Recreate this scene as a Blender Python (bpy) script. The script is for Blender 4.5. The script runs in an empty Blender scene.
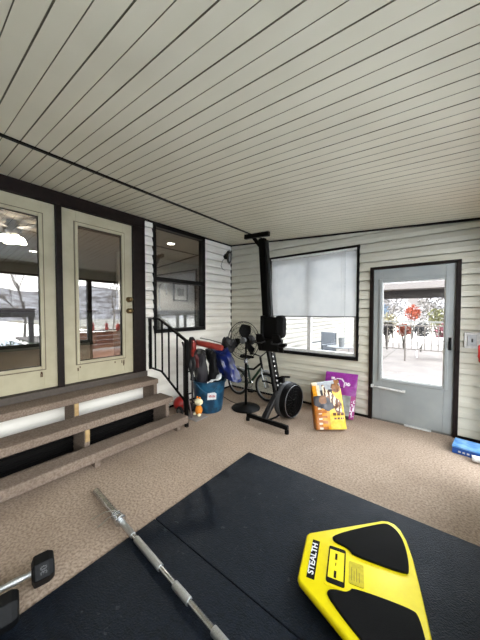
import bpy, bmesh, math, random
from mathutils import Vector, Matrix, noise
random.seed(7)
PI = math.pi
SC = bpy.context.scene
COL = SC.collection

# ------------------------------------------------------------------ camera
cam_d = bpy.data.cameras.new('camera'); cam = bpy.data.objects.new('camera', cam_d); COL.objects.link(cam)
cam_d.sensor_fit = 'HORIZONTAL'; cam_d.sensor_width = 36.0; cam_d.lens = 36.0*262/480
cam_d.clip_start = 0.02; cam_d.clip_end = 400
cam.location = (0, 0, 1.47)
cam.rotation_euler = (math.radians(90-1.75), 0, math.radians(38.2))
SC.camera = cam
# ------------------------------------------------------------------ sky, light, exposure
w = bpy.data.worlds.new('overcast_sky'); SC.world = w; w.use_nodes = True
nt = w.node_tree; bg = nt.nodes['Background']
tc = nt.nodes.new('ShaderNodeTexCoord'); sx = nt.nodes.new('ShaderNodeSeparateXYZ'); cr = nt.nodes.new('ShaderNodeValToRGB')
nt.links.new(tc.outputs['Generated'], sx.inputs[0]); nt.links.new(sx.outputs['Z'], cr.inputs[0]); nt.links.new(cr.outputs[0], bg.inputs[0])
cr.color_ramp.elements[0].position = 0.0; cr.color_ramp.elements[0].color = (1.0, .965, .92, 1)
cr.color_ramp.elements[1].position = 0.6; cr.color_ramp.elements[1].color = (.88, .93, 1.0, 1)
bg.inputs[1].default_value = 3.0
SC.view_settings.view_transform = 'Standard'; SC.view_settings.look = 'None'
SC.view_settings.gamma = 1.0; SC.view_settings.exposure = 2.05; SC.view_settings.use_curve_mapping = False

def portal(name, loc, rot, sx_, sy_):          # sampling portals of the real window openings
    l = bpy.data.lights.new(name, 'AREA'); l.shape = 'RECTANGLE'; l.size = sx_; l.size_y = sy_
    l.cycles.is_portal = True
    o = bpy.data.objects.new(name, l); COL.objects.link(o); o.location = loc; o.rotation_euler = rot
portal('window_portal_right', (.5, .8, 1.3), (0, PI/2, 0), 2.3, 6.2)

# ------------------------------------------------------------------ materials
def lin(c):
    if isinstance(c, str):
        c = [int(c[i:i+2], 16)/255 for i in (0, 2, 4)]
    return tuple(((x/12.92) if x <= .04045 else ((x+.055)/1.055)**2.4) for x in c) + (1,)
MATS = {}
def mat(name, c, rough=.6, metal=0, c2=None, scale=40, detail=3, bump=0, bscale=None, emit=0, spec=.5, stretch=None, lo=.35, hi=.65, coat=0):
    if name in MATS: return MATS[name]
    m = bpy.data.materials.new(name); m.use_nodes = True; n = m.node_tree.nodes; l = m.node_tree.links
    b = n['Principled BSDF']; b.inputs['Base Color'].default_value = lin(c); b.inputs['Roughness'].default_value = rough
    b.inputs['Metallic'].default_value = metal; b.inputs['Specular IOR Level'].default_value = spec
    if coat: b.inputs['Coat Weight'].default_value = coat
    t = n.new('ShaderNodeTexCoord'); vec = t.outputs['Object']
    if stretch:
        mp = n.new('ShaderNodeMapping'); mp.inputs['Scale'].default_value = stretch
        l.new(vec, mp.inputs[0]); vec = mp.outputs[0]
    if c2 is None and not emit:
        c2 = tuple(min(1, x*.9) for x in ([int(c[i:i+2], 16)/255 for i in (0, 2, 4)])); 
    if c2 is not None:
        z = n.new('ShaderNodeTexNoise'); z.inputs['Scale'].default_value = scale; z.inputs['Detail'].default_value = detail
        l.new(vec, z.inputs['Vector'])
        r = n.new('ShaderNodeValToRGB'); r.color_ramp.elements[0].position = lo; r.color_ramp.elements[1].position = hi
        r.color_ramp.elements[0].color = lin(c); r.color_ramp.elements[1].color = lin(c2)
        l.new(z.outputs['Fac'], r.inputs[0]); l.new(r.outputs[0], b.inputs['Base Color'])
    if bump:
        z2 = n.new('ShaderNodeTexNoise'); z2.inputs['Scale'].default_value = bscale or scale; z2.inputs['Detail'].default_value = 4
        l.new(vec, z2.inputs['Vector'])
        bp = n.new('ShaderNodeBump'); bp.inputs['Strength'].default_value = bump; bp.inputs['Distance'].default_value = .01
        l.new(z2.outputs['Fac'], bp.inputs['Height']); l.new(bp.outputs[0], b.inputs['Normal'])
    if emit:
        b.inputs['Emission Color'].default_value = lin(c); b.inputs['Emission Strength'].default_value = emit
    MATS[name] = m; return m

def glass_mat(name, tint, r0):
    m = bpy.data.materials.new(name); m.use_nodes = True; n = m.node_tree.nodes; l = m.node_tree.links
    n.remove(n['Principled BSDF']); out = n['Material Output']
    tr = n.new('ShaderNodeBsdfTransparent'); tr.inputs[0].default_value = (*tint, 1)
    gl = n.new('ShaderNodeBsdfGlossy'); gl.inputs['Roughness'].default_value = 0.0
    lw = n.new('ShaderNodeLayerWeight'); lw.inputs[0].default_value = .5
    pw = n.new('ShaderNodeMath'); pw.operation = 'POWER'; pw.inputs[1].default_value = 4
    ma = n.new('ShaderNodeMath'); ma.operation = 'MULTIPLY_ADD'; ma.inputs[1].default_value = 1-r0; ma.inputs[2].default_value = r0
    mx = n.new('ShaderNodeMixShader')
    l.new(lw.outputs['Facing'], pw.inputs[0]); l.new(pw.outputs[0], ma.inputs[0]); l.new(ma.outputs[0], mx.inputs[0])
    l.new(tr.outputs[0], mx.inputs[1]); l.new(gl.outputs[0], mx.inputs[2]); l.new(mx.outputs[0], out.inputs[0])
    return m
GLASS = glass_mat('window_glass', (.97, .98, .98), .04)
GLASS_D = glass_mat('double_glazed_glass', (.74, .75, .75), .19)

def carpet_mat(name, c1, c2, c3, scale=90):
    m = mat(name, c1, .95, c2=c2, scale=scale, detail=6, bump=.6, bscale=180, spec=.1, lo=.38, hi=.62)
    n = m.node_tree.nodes; l = m.node_tree.links; b = n['Principled BSDF']
    src = b.inputs['Base Color'].links[0].from_socket
    z = n.new('ShaderNodeTexNoise'); z.inputs['Scale'].default_value = 1.7; z.inputs['Detail'].default_value = 5
    t = n.new('ShaderNodeTexCoord'); l.new(t.outputs['Object'], z.inputs[0])
    r = n.new('ShaderNodeValToRGB'); r.color_ramp.elements[0].position = .42; r.color_ramp.elements[1].position = .66
    l.new(z.outputs['Fac'], r.inputs[0])
    mx = n.new('ShaderNodeMix'); mx.data_type = 'RGBA'; mx.inputs['B'].default_value = lin(c3)
    sc = n.new('ShaderNodeMath'); sc.operation = 'MULTIPLY'; sc.inputs[1].default_value = .45
    l.new(r.outputs[0], sc.inputs[0]); l.new(sc.outputs[0], mx.inputs['Factor']); l.new(src, mx.inputs['A']); l.new(mx.outputs['Result'], b.inputs['Base Color'])
    return m
CARPET = carpet_mat('floor_carpet', '8f7d6c', 'b5a290', '857363', 62)
STEPC = carpet_mat('step_carpet', '75675c', '8f8073', '63564c', 66)

SIDING = mat('cream_vinyl_siding', 'cbc8ba', .5, c2='c3c0b1', scale=3)
SIDING_W = mat('white_vinyl_siding', 'f0ede5', .5, c2='e9e6dd', scale=3)
CEILM = mat('ceiling_panel', 'd8d4be', .40, c2='d0ccb6', scale=2)
GROOVE = mat('ceiling_groove', '77735f', .8)
DARKTRIM = mat('dark_brown_trim', '110907', .5, c2='1a100d', scale=20, spec=.2)
BLACKTRIM = mat('black_trim', '060505', .45, spec=.2)
CREAM = mat('cream_door_paint', 'b3ad93', .45, c2='a8a187', scale=6, detail=6)
GREYDOOR = mat('grey_door_paint', '959998', .45, c2='8b9090', scale=4)
VINYL = mat('white_vinyl', 'd5d5d2', .4)
BLACK = mat('black_metal', '040404', .35, spec=.12)
BLACKP = mat('black_plastic', '050505', .5, c2='080808', spec=.12)
BRASS = mat('aged_brass', '6e5d3d', .35, metal=.9)
CHROME = mat('chrome_steel', 'dcdedf', .25, metal=1, c2='c4c6c8', scale=30)
STEEL = mat('knurled_steel', 'd4d6d6', .40, metal=1, c2='b4b6b6', scale=300, bump=.3)
WOODL = mat('bare_pine', 'b79b6c', .7, c2='9a7e55', scale=18)
YELLOW = mat('yellow_moulded_plastic', 'eddb00', .38, c2='e8d400', scale=20)
FOAM = mat('black_foam', '040404', .8, c2='080808', scale=200, bump=.2, spec=.15)

# ------------------------------------------------------------------ mesh helpers
class MB:
    def __init__(s): s.bm = bmesh.new(); s.mi = 0
    def _f(s, vs):
        try:
            f = s.bm.faces.new(vs); f.material_index = s.mi; return f
        except ValueError: return None
    def box(s, lo, hi, M=None):
        vs = []
        for x in (lo[0], hi[0]):
            for y in (lo[1], hi[1]):
                for z in (lo[2], hi[2]):
                    p = Vector((x, y, z)); vs.append(s.bm.verts.new(M @ p if M else p))
        for a in ((0,1,3,2),(4,6,7,5),(0,4,5,1),(2,3,7,6),(0,2,6,4),(1,5,7,3)): s._f([vs[i] for i in a])
        return s
    def beam(s, a, b, wd, ht, up=(0,0,1)):
        a = Vector(a); b = Vector(b); d = b-a; L = d.length; z = d.normalized(); u = Vector(up)
        if abs(z.dot(u)) > .98: u = Vector((0,1,0))
        x = u.cross(z).normalized(); y = z.cross(x)
        M = Matrix((( x.x,y.x,z.x,a.x),(x.y,y.y,z.y,a.y),(x.z,y.z,z.z,a.z),(0,0,0,1)))
        return s.box((-wd/2,-ht/2,0),(wd/2,ht/2,L), M)
    def prism(s, pts, z0, z1, M=None):
        lo = [s.bm.verts.new((M @ Vector((p[0],p[1],z0))) if M else Vector((p[0],p[1],z0))) for p in pts]
        hi = [s.bm.verts.new((M @ Vector((p[0],p[1],z1))) if M else Vector((p[0],p[1],z1))) for p in pts]
        s._f(lo[::-1]); s._f(hi); n = len(pts)
        for i in range(n): s._f([lo[i], lo[(i+1)%n], hi[(i+1)%n], hi[i]])
        return s
    def rings(s, rings, closed=False, cap=True):
        R = [[s.bm.verts.new(p) for p in r] for r in rings]; n = len(R[0])
        m = len(R)
        for k in range(m if closed else m-1):
            A, B = R[k], R[(k+1)%m]
            for i in range(n): s._f([A[i], A[(i+1)%n], B[(i+1)%n], B[i]])
        if cap and not closed: s._f(R[0][::-1]); s._f(R[-1])
        return s
    def tube(s, path, r, seg=10, closed=False):
        P = [Vector(p) for p in path]; n = len(P); rr = r if isinstance(r, (list, tuple)) else [r]*n
        rings = []; pu = None
        for i, p in enumerate(P):
            if closed: d = P[(i+1)%n]-P[i-1]
            else: d = P[min(i+1,n-1)]-P[max(i-1,0)]
            d.normalize()
            if pu is None:
                u = Vector((0,0,1)) if abs(d.z) < .9 else Vector((1,0,0))
            else: u = pu
            u = (u - d*u.dot(d)).normalized(); pu = u; v = d.cross(u)
            rings.append([p + (u*math.cos(a)+v*math.sin(a))*rr[i] for a in [2*PI*k/seg for k in range(seg)]])
        return s.rings(rings, closed)
    def lathe(s, prof, c=(0,0,0), axis=(0,0,1), seg=24, cap=True):
        a = Vector(axis).normalized(); u = Vector((1,0,0)) if abs(a.x) < .9 else Vector((0,1,0))
        u = (u-a*u.dot(a)).normalized(); v = a.cross(u); c = Vector(c)
        return s.rings([[c + a*h + (u*math.cos(t)+v*math.sin(t))*max(r,1e-4) for t in [2*PI*k/seg for k in range(seg)]] for r, h in prof], cap=cap)
    def ball(s, c, r, sc=(1,1,1), seg=16, ax=(0,0,1)):
        prof = [(r*math.sin(PI*k/10), -r*math.cos(PI*k/10)) for k in range(11)]
        n0 = len(s.bm.verts); s.lathe(prof, (0,0,0), ax, seg)
        s.bm.verts.ensure_lookup_table()
        for v in s.bm.verts[n0:]: v.co = Vector((v.co.x*sc[0]+c[0], v.co.y*sc[1]+c[1], v.co.z*sc[2]+c[2]))
        return s
    def torus(s, c, R, r, axis, seg=32, s2=8):
        a = Vector(axis).normalized(); u = Vector((1,0,0)) if abs(a.x) < .9 else Vector((0,1,0))
        u = (u-a*u.dot(a)).normalized(); v = a.cross(u); c = Vector(c)
        rings = []
        for k in range(seg):
            t = 2*PI*k/seg; d = u*math.cos(t)+v*math.sin(t)
            rings.append([c+d*(R+r*math.cos(q))+a*r*math.sin(q) for q in [2*PI*j/s2 for j in range(s2)]])
        return s.rings(rings, True)
    def build(s, name, mats, parent=None, smooth=False, bevel=0, sub=0, kind=None):
        me = bpy.data.meshes.new(name)
        bmesh.ops.recalc_face_normals(s.bm, faces=s.bm.faces[:])
        s.bm.to_mesh(me); s.bm.free()
        for m in (mats if isinstance(mats, (list, tuple)) else [mats]): me.materials.append(m)
        o = bpy.data.objects.new(name, me); COL.objects.link(o)
        if parent:
            o.parent = parent; o.matrix_parent_inverse = base_matrix(parent).inverted()
        if smooth:
            for p in me.polygons: p.use_smooth = True
            try: me.set_sharp_from_angle(angle=math.radians(38))
            except Exception: pass
        if bevel:
            b = o.modifiers.new('bevel', 'BEVEL'); b.width = bevel; b.segments = 2; b.limit_method = 'ANGLE'
        if sub:
            b = o.modifiers.new('sub', 'SUBSURF'); b.levels = sub; b.render_levels = sub
        if kind: o['kind'] = kind
        return o
def base_matrix(o):
    m = Matrix.LocRotScale(o.location, o.rotation_euler, None)
    return m if not o.parent else base_matrix(o.parent) @ o.matrix_parent_inverse @ m
def tag(o, label, cat, group=None):
    o['label'] = label; o['category'] = cat
    if group: o['group'] = group
    return o
def thing(name, label, cat, loc, group=None):
    o = bpy.data.objects.new(name, None); o.empty_display_size = .1; COL.objects.link(o); o.location = loc
    return tag(o, label, cat, group)
def root_struct(name, loc):
    o = bpy.data.objects.new(name, None); o.empty_display_size = .1; COL.objects.link(o); o.location = loc; o['kind'] = 'structure'; return o
def copy_tree(o, parent=None):
    c = o.copy(); COL.objects.link(c)
    if parent: c.parent = parent
    for ch in [x for x in bpy.data.objects if x.parent == o]: copy_tree(ch, c)
    return c
def text_mesh(name, txt, size, M, m, parent, depth=.0008, xs=1.0):
    cu = bpy.data.curves.new('tmp', 'FONT'); cu.body = txt; cu.size = size; cu.extrude = depth; cu.align_x = 'CENTER'; cu.align_y = 'CENTER'; cu.offset = size*.02
    to = bpy.data.objects.new('tmp', cu); COL.objects.link(to)
    bpy.context.view_layer.update()
    dg = bpy.context.evaluated_depsgraph_get(); me = bpy.data.meshes.new_from_object(to.evaluated_get(dg))
    bpy.data.objects.remove(to); me.transform(M @ Matrix.Diagonal((xs,1,1,1))); me.materials.clear(); me.materials.append(m)
    o = bpy.data.objects.new(name, me); COL.objects.link(o)
    if parent: o.parent = parent; o.matrix_parent_inverse = base_matrix(parent).inverted()
    return o

# ------------------------------------------------------------------ room dimensions
XL, YB, XR, YF = -3.327, 3.944, .42, -2.2
HF = .62                                    # house floor level
def cz(x): return 2.765 - .071*(x-XL)       # underside of the sloping ceiling
LAP = .127
def siding(name, m, axis, pos, sgn, rects, top=None):
    """horizontal lap siding; axis 'x' = plane x=pos, running along y. rects = (a0,a1,z0,z1)"""
    b = MB(); T = .014; back = .03
    def P(a, z, d):
        q = pos + sgn*d
        return (q, a, z) if axis == 'x' else (a, q, z)
    for a0, a1, z0, z1 in rects:
        k = math.floor(z0/LAP)
        while k*LAP < z1-1e-4:
            u0 = max(k*LAP, z0); u1 = min((k+1)*LAP, z1)
            mid = (k+.52)*LAP
            # dutch-lap profile: two slanted faces per course
            zs = [u0] + [q for q in (mid-.012, mid, (k+1)*LAP-.009) if u0+.001 < q < u1-.001] + [u1]
            def dep(z):
                f = z/LAP-k
                if f < .43: return T-.004*f
                if f < .52: return T-.002-(f-.43)/.09*.006
                if f < .925: return T-.008
                return -.012
            def top_z(a, z):
                return min(z, top(a)) if top else z
            for i in range(len(zs)-1):
                za, zb = zs[i], zs[i+1]
                if top and za >= min(top(a0), top(a1))-.0005 and za >= max(top(a0), top(a1))-.0005: continue
                da, db = dep(za+1e-5), dep(zb-1e-5)
                vs = [b.bm.verts.new(P(a, top_z(a, z), d)) for a, z, d in ((a0,za,da),(a1,za,da),(a1,zb,db),(a0,zb,db))]
                b._f(vs)
                if i == 0 and k*LAP >= z0-1e-4:   # underside lip
                    vs = [b.bm.verts.new(P(a, top_z(a, za), d)) for a, d in ((a0,-.012),(a1,-.012),(a1,da),(a0,da))]
                    b._f(vs)
            k += 1
        # backing board
        lo = (min(pos, pos-sgn*back), a0, z0) if axis == 'x' else (a0, min(pos-sgn*back, pos-sgn*.012), z0)
        if top:
            pts = [(a0, z0), (a1, z0), (a1, top(a1) if z1 > 2.5 else z1), (a0, top(a0) if z1 > 2.5 else z1)]
        else: pts = [(a0, z0), (a1, z0), (a1, z1), (a0, z1)]
        f = [b.bm.verts.new(P(a, z, -.012)) for a, z in pts]; g = [b.bm.verts.new(P(a, z, -.10)) for a, z in pts]
        b._f(f); b._f(g[::-1])
        for i in range(4): b._f([f[i], f[(i+1)%4], g[(i+1)%4], g[i]])
    return b.build(name, m, kind='structure')

# ------------------------------------------------------------------ floor, ceiling
MB().box((XL-.1, YF-.1, -.12), (XR+.1, YB+.1, 0)).build('floor', CARPET, kind='structure')
b = MB(); gap = .0876; y = 2.021+.0876*23
prof = []
while y > YF-.1:
    gw = .0075 if len(prof) % 8 else .0045; prof += [(y, 0), (y-gap+gw, 0), (y-gap+gw, .008), (y-gap, .008)]
    y -= gap
x0, x1 = XL-.02, XR+.6
va = [b.bm.verts.new((x0, p[0], cz(x0)+p[1])) for p in prof]; vb = [b.bm.verts.new((x1, p[0], cz(x1)+p[1])) for p in prof]
for i in range(len(prof)-1):
    b.mi = 0 if i % 4 == 0 else 1
    b._f([va[i], va[i+1], vb[i+1], vb[i]])
b.mi = 0
ua = [b.bm.verts.new((x0-.1, yy, cz(x0)+.12)) for yy in (prof[0][0]+.1, prof[-1][0]-.1)]; ub = [b.bm.verts.new((x1, yy, cz(x1)+.12)) for yy in (prof[0][0]+.1, prof[-1][0]-.1)]
b._f([ua[0], ua[1], ub[1], ub[0]])
b.build('ceiling', [CEILM, GROOVE], kind='structure')
# dark seam strip running along the ceiling
b = MB(); b.beam((-2.45, YF, cz(-2.45)-.004), (-2.45, YB, cz(-2.45)-.004), .035, .012); b.build('trim_1', BLACKTRIM, kind='structure')
# wall / ceiling trims
b = MB(); b.beam((XL+.012, YB-.014, cz(XL)-.012), (XR, YB-.014, cz(XR)-.012), .028, .022); b.build('trim_2', BLACKTRIM, kind='structure')
b = MB(); b.beam((XL+.014, 2.05, cz(XL)-.014), (XL+.014, YB, cz(XL)-.014), .028, .022); b.build('trim_3', BLACKTRIM, kind='structure')
b = MB(); b.box((XL+.0, YB-.016, 0), (XL+.016, YB, 2.74)); b.build('trim_4', BLACKTRIM, kind='structure')

# ------------------------------------------------------------------ left wall (house wall)
W1 = (2.20, 3.22, 1.16, 2.745)
siding('wall_left', SIDING_W, 'x', XL, 1, [(2.06, W1[0], 0, 2.755), (W1[1], YB, 0, 2.755), (W1[0], W1[1], 0, W1[2])])
# band behind the steps: white skirt board and black crawl-space panel
b = MB(); b.box((XL-.1, YF, .24), (XL, 2.06, .60)); b.build('trim_5', SIDING_W, kind='structure')
b = MB()
b.box((XL-.1, YF, 0), (XL-.002, 2.06, .24))
for ya, yb in ((YF, -.91), (-.84, 1.05), (1.12, 2.01)):  # panel brought forward in black to stand for the shade under the treads
    b.box((XL-.002, ya, 0), (-3.07, yb, .22))
    for k in range(4): b.box((-3.07, ya, .012+k*.055), (-3.055, yb, .045+k*.055))
b.build('trim_6', BLACKTRIM, kind='structure')
# lintel and posts
MB().box((XL-.1, YF, 2.625), (XL+.035, 2.06, 2.76)).build('trim_7', DARKTRIM, kind='structure')
for i, (a, c) in enumerate(((1.005, 1.062), (1.885, 2.06), (-.02-.0, .10))):
    MB().box((XL-.1, a, HF), (XL+.035, c, 2.625)).build('trim_%d' % (8+i), DARKTRIM, kind='structure', bevel=.004)
MB().box((XL-.1, YF, HF), (XL+.0, -.02, 2.625)).build('wall_left_rear', SIDING_W, kind='structure')
# threshold
MB().box((XL-.12, YF, .578), (XL+.05, 2.07, .648)).build('trim_11', mat('threshold_brown', '4a423b', .6), kind='structure', bevel=.004)

def french_door(name, y0, y1, knob_side=None):
    r = root_struct(name, (XL, (y0+y1)/2, .65))
    z0, z1 = .66, 2.62; gy0, gy1, gz0, gz1 = y0+.165, y1-.145, .90, 2.46
    xa, xb = XL-.045, XL-.003
    def frame(b, A, B, xa, xb):
        (a0,a1,c0,c1), (d0,d1,e0,e1) = A, B
        b.box((xa,a0,c0),(xb,d0,c1)); b.box((xa,d1,c0),(xb,a1,c1)); b.box((xa,d0,c0),(xb,d1,e0)); b.box((xa,d0,e1),(xb,d1,c1))
    b = MB(); frame(b, (y0,y1,z0,z1), (gy0-.02,gy1+.02,gz0-.02,gz1+.02), xa, xb); b.build('door_slab', CREAM, r, bevel=.003)
    b = MB(); frame(b, (gy0-.032,gy1+.032,gz0-.032,gz1+.032), (gy0,gy1,gz0,gz1), XL-.03, XL+.012); b.build('glass_moulding', CREAM, r, bevel=.005)
    b = MB(); frame(b, (gy0-.042,gy1+.042,gz0-.042,gz1+.042), (gy0-.032,gy1+.032,gz0-.032,gz1+.032), XL-.008, XL-.001); b.build('caulk_line', mat('dirty_caulk', '6b6250', .8), r)
    b = MB(); frame(b, (gy0,gy1,gz0,gz1), (gy0+.006,gy1-.006,gz0+.006,gz1-.006), XL-.03, XL-.012); b.build('gasket', BLACKTRIM, r)
    MB().box((XL-.026, gy0, gz0), (XL-.020, gy1, gz1)).build('glass', GLASS_D, r)
    # peeling stains under the glass
    b = MB()
    random.seed(hash(name) % 100 if False else int(y0*100)+5)
    for k in range(7):
        yy = random.choice((gy0-.02, gy1+.0, random.uniform(gy0, gy1))) + random.uniform(-.02, .02); zz = gz0-.05-random.random()*.03
        b.box((XL-.004, yy, zz-random.uniform(.01,.06)), (XL+.0, yy+random.uniform(.006,.015), zz))
    b.build('peeling_paint', mat('rust_stain', '5a4332', .9), r)
    if knob_side:
        yk = y1-.055
        for zz, nm, rad in ((1.635, 'deadbolt', .03), (1.485, 'door_knob', .034)):
            b = MB(); b.lathe([(.001,0),(.036,0),(.036,.008),(.014,.012),(.013,.035),(rad,.045),(rad,.06),(.02,.07),(.001,.071)], (XL-.003, yk, zz), (1,0,0), 18)
            b.build(nm, BRASS, r, smooth=True)
french_door('door_1', .10, 1.005)
french_door('door_2', 1.062, 1.885, True)

# window 1: dark double-hung window in the house wall
def dark_window():
    r = root_struct('window_1', (XL, 2.7, 1.16))
    y0, y1, z0, z1 = W1; F = .045; zm = 1.955
    b = MB()
    b.box((XL-.09,y0,z0),(XL+.03,y0+F,z1)); b.box((XL-.09,y1-F,z0),(XL+.03,y1,z1))
    b.box((XL-.09,y0+F,z0),(XL+.04,y1-F,z0+F+.01)); b.box((XL-.09,y0+F,z1-F),(XL+.03,y1-F,z1)); b.build('window_frame', BLACKTRIM, r, bevel=.003)
    MB().box((XL-.07,y0+F,zm-.03),(XL+.015,y1-F,zm+.03)).build('meeting_rail', BLACKTRIM, r, bevel=.002)
    MB().box((XL-.035,y0+F,zm+.03),(XL-.03,y1-F,z1-F)).build('upper_pane', GLASS_D, r)
    MB().box((XL-.055,y0+F,z0+F+.01),(XL-.05,y1-F,zm-.03)).build('lower_pane', GLASS_D, r)
dark_window()

# ------------------------------------------------------------------ back wall
W2 = (-2.43, -.965, .775, 2.41)
DR = (-.825, .13, 0, 2.075)
siding('wall_back', SIDING, 'y', YB, -1, [
    (XL, W2[0], 0, 2.76), (W2[0], W2[1], 0, W2[2]), (W2[0], W2[1], W2[3], 2.72), (W2[1], DR[0], 0, 2.72), (DR[0], DR[1], DR[3], 2.72), (DR[1], XR, 0, 2.72)],
    top=lambda x: cz(x)-.002)
b = MB(); b.box((XL+.02, YB-.02, 0), (DR[0], YB-.0, .035)); b.box((DR[1], YB-.02, 0), (XR, YB, .035)); b.build('baseboard_back', BLACKTRIM, kind='structure')
b = MB(); b.box((XL, 2.08, 0), (XL+.02, YB-.02, .03)); b.build('baseboard_left', BLACKTRIM, kind='structure')

def frame_xz(b, A, B, ya, yb):
    (a0,a1,c0,c1), (d0,d1,e0,e1) = A, B
    b.box((a0,ya,c0),(d0,yb,c1)); b.box((d1,ya,c0),(a1,yb,c1)); b.box((d0,ya,c0),(d1,yb,e0)); b.box((d0,ya,e1),(d1,yb,c1)); return b
def back_window():
    r = root_struct('window_2', ((W2[0]+W2[1])/2, YB, W2[2]))
    x0, x1, z0, z1 = W2
    frame_xz(MB(), W2, (x0+.032,x1-.032,z0+.05,z1-.032), YB-.03, YB+.10).build('window_frame', BLACKTRIM, r, bevel=.003)
    i0 = (x0+.032,x1-.032,z0+.05,z1-.032); i1 = (x0+.075,x1-.075,z0+.095,z1-.075)
    frame_xz(MB(), i0, i1, YB+.02, YB+.09).build('window_sash', VINYL, r, bevel=.003)
    xm = -1.72
    MB().box((xm-.03, YB+.02, i1[2]), (xm+.03, YB+.08, i1[3])).build('meeting_stile', VINYL, r, bevel=.003)
    MB().box((i1[0], YB+.05, i1[2]), (i1[1], YB+.055, i1[3])).build('pane', GLASS, r)
    # mini blind, lowered to two thirds
    t = thing('venetian_blind', 'off-white horizontal mini blind half lowered in the black-framed window', 'blind', ((x0+x1)/2, YB-.0, z1))
    zb = 1.405; zt = z1-.035; bx0, bx1 = x0+.04, x1-.04
    b = MB(); n = int((zt-.03-zb)/.021)
    for k in range(n):
        z = zb+.012+k*.021
        b.rings([[(x, YB-.013+.007*c, z+.0150*c2) for c, c2 in ((-1,-1),(0,.05),(1,1),(0,-.05+.04))] for x in (bx0, bx1)])
    b.build('slat', mat('blind_slat', 'dcdddd', .45, c2='d3d5d6', scale=5), t)
    MB().box((bx0-.004, YB-.028, zt-.025), (bx1+.004, YB+.012, zt)).build('head_rail', VINYL, t)
    MB().box((bx0, YB-.024, zb-.015), (bx1, YB+.0, zb+.004)).build('bottom_rail', mat('blind_rail', '77787a', .5), t, bevel=.003)
    for xx in (bx0+.12, xm, bx1-.20):
        MB().tube([(xx, YB-.028, zt-.02), (xx, YB-.028, zb)], .0016, 5).build('ladder_cord', VINYL, t)
    MB().tube([(bx1-.15, YB-.03, zt-.02), (bx1-.145, YB-.032, 1.02)], .0035, 6).build('tilt_wand', mat('clear_wand', 'c8cccc', .2), t)
back_window()

def back_door():
    r = root_struct('door_3', ((DR[0]+DR[1])/2, YB, 0))
    x0, x1, z0, z1 = DR
    b = MB(); b.box((x0,YB-.03,0),(x0+.045,YB+.1,z1)); b.box((x1-.045,YB-.03,0),(x1,YB+.1,z1)); b.box((x0+.045,YB-.03,z1-.035),(x1-.045,YB+.1,z1))
    b.build('door_frame', DARKTRIM, r, bevel=.003)
    MB().box((x0+.045, YB+.0, .0), (x1-.045, YB+.11, .02)).build('threshold', mat('aluminium', '8b8b88', .4, metal=.7), r)
    A = (x0+.0455, x1-.0455, .022, z1-.0355); G = (-.675, -.01, .575, 1.865)
    frame_xz(MB(), A, G, YB-.004, YB+.036).build('door_slab', GREYDOOR, r, bevel=.004)
    frame_xz(MB(), (G[0]-.035,G[1]+.035,G[2]-.035,G[3]+.035), G, YB-.018, YB-.004).build('glass_moulding', GREYDOOR, r, bevel=.005)
    frame_xz(MB(), G, (G[0]+.012,G[1]-.012,G[2]+.012,G[3]-.012), YB-.0, YB+.02).build('glazing_bead', VINYL, r)
    MB().box((G[0]+.012, YB+.004, 1.335), (G[1]-.012, YB+.02, 1.355)).build('sash_bar', VINYL, r)
    MB().box((G[0], YB+.012, G[2]), (G[1], YB+.016, G[3])).build('glass', GLASS, r)
    # closer tube
    b = MB(); b.tube([(-.70, YB-.05, .462), (-.42, YB-.05, .45)], .014, 12); b.build('closer_tube', VINYL, r, smooth=True)
    b = MB(); b.tube([(-.775, YB-.05, .465), (-.70, YB-.05, .462)], .006, 8); b.box((-.79, YB-.06, .45), (-.765, YB-.004, .485)); b.box((-.425, YB-.06, .44), (-.395, YB-.004, .462)); b.build('closer_rod', VINYL, r)
    b = MB(); b.box((.025, YB-.014, 1.02), (.055, YB-.004, 1.17)); b.tube([(.04, YB-.03, 1.13), (.04, YB-.045, 1.10), (.035, YB-.045, 1.05)], .009, 8); b.tube([(.04,YB-.004,1.13),(.04,YB-.03,1.13)], .008, 8)
    b.build('door_handle', BLACKP, r, smooth=True)
    b = MB(); b.tube([(-.10, YB-.012, 1.10), (.03, YB-.012, 1.13)], .005, 6); b.build('latch_rod', mat('pewter', '8a8684', .4, metal=.5), r)
    b = MB(); b.box((-.40, YB-.03, .004), (-.12, YB-.004, .022)); b.build('sweep_strip', VINYL, r)
back_door()

# switch / outlet plate on the back wall
t = thing('outlet_plate', 'white cover plate with a dark lock slot on the siding beside the grey door', 'outlet', (.225, YB-.013, 1.07))
MB().box((.165, YB-.024, 1.06), (.305, YB-.004, 1.24)).build('mounting_block', VINYL, t, bevel=.006)
MB().box((.195, YB-.034, 1.09), (.275, YB-.024, 1.21)).build('cover_plate', mat('plate_grey', 'b9bcbf', .4), t, bevel=.004)
MB().box((.228, YB-.038, 1.13), (.243, YB-.034, 1.17)).build('slot', BLACKP, t)

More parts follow.
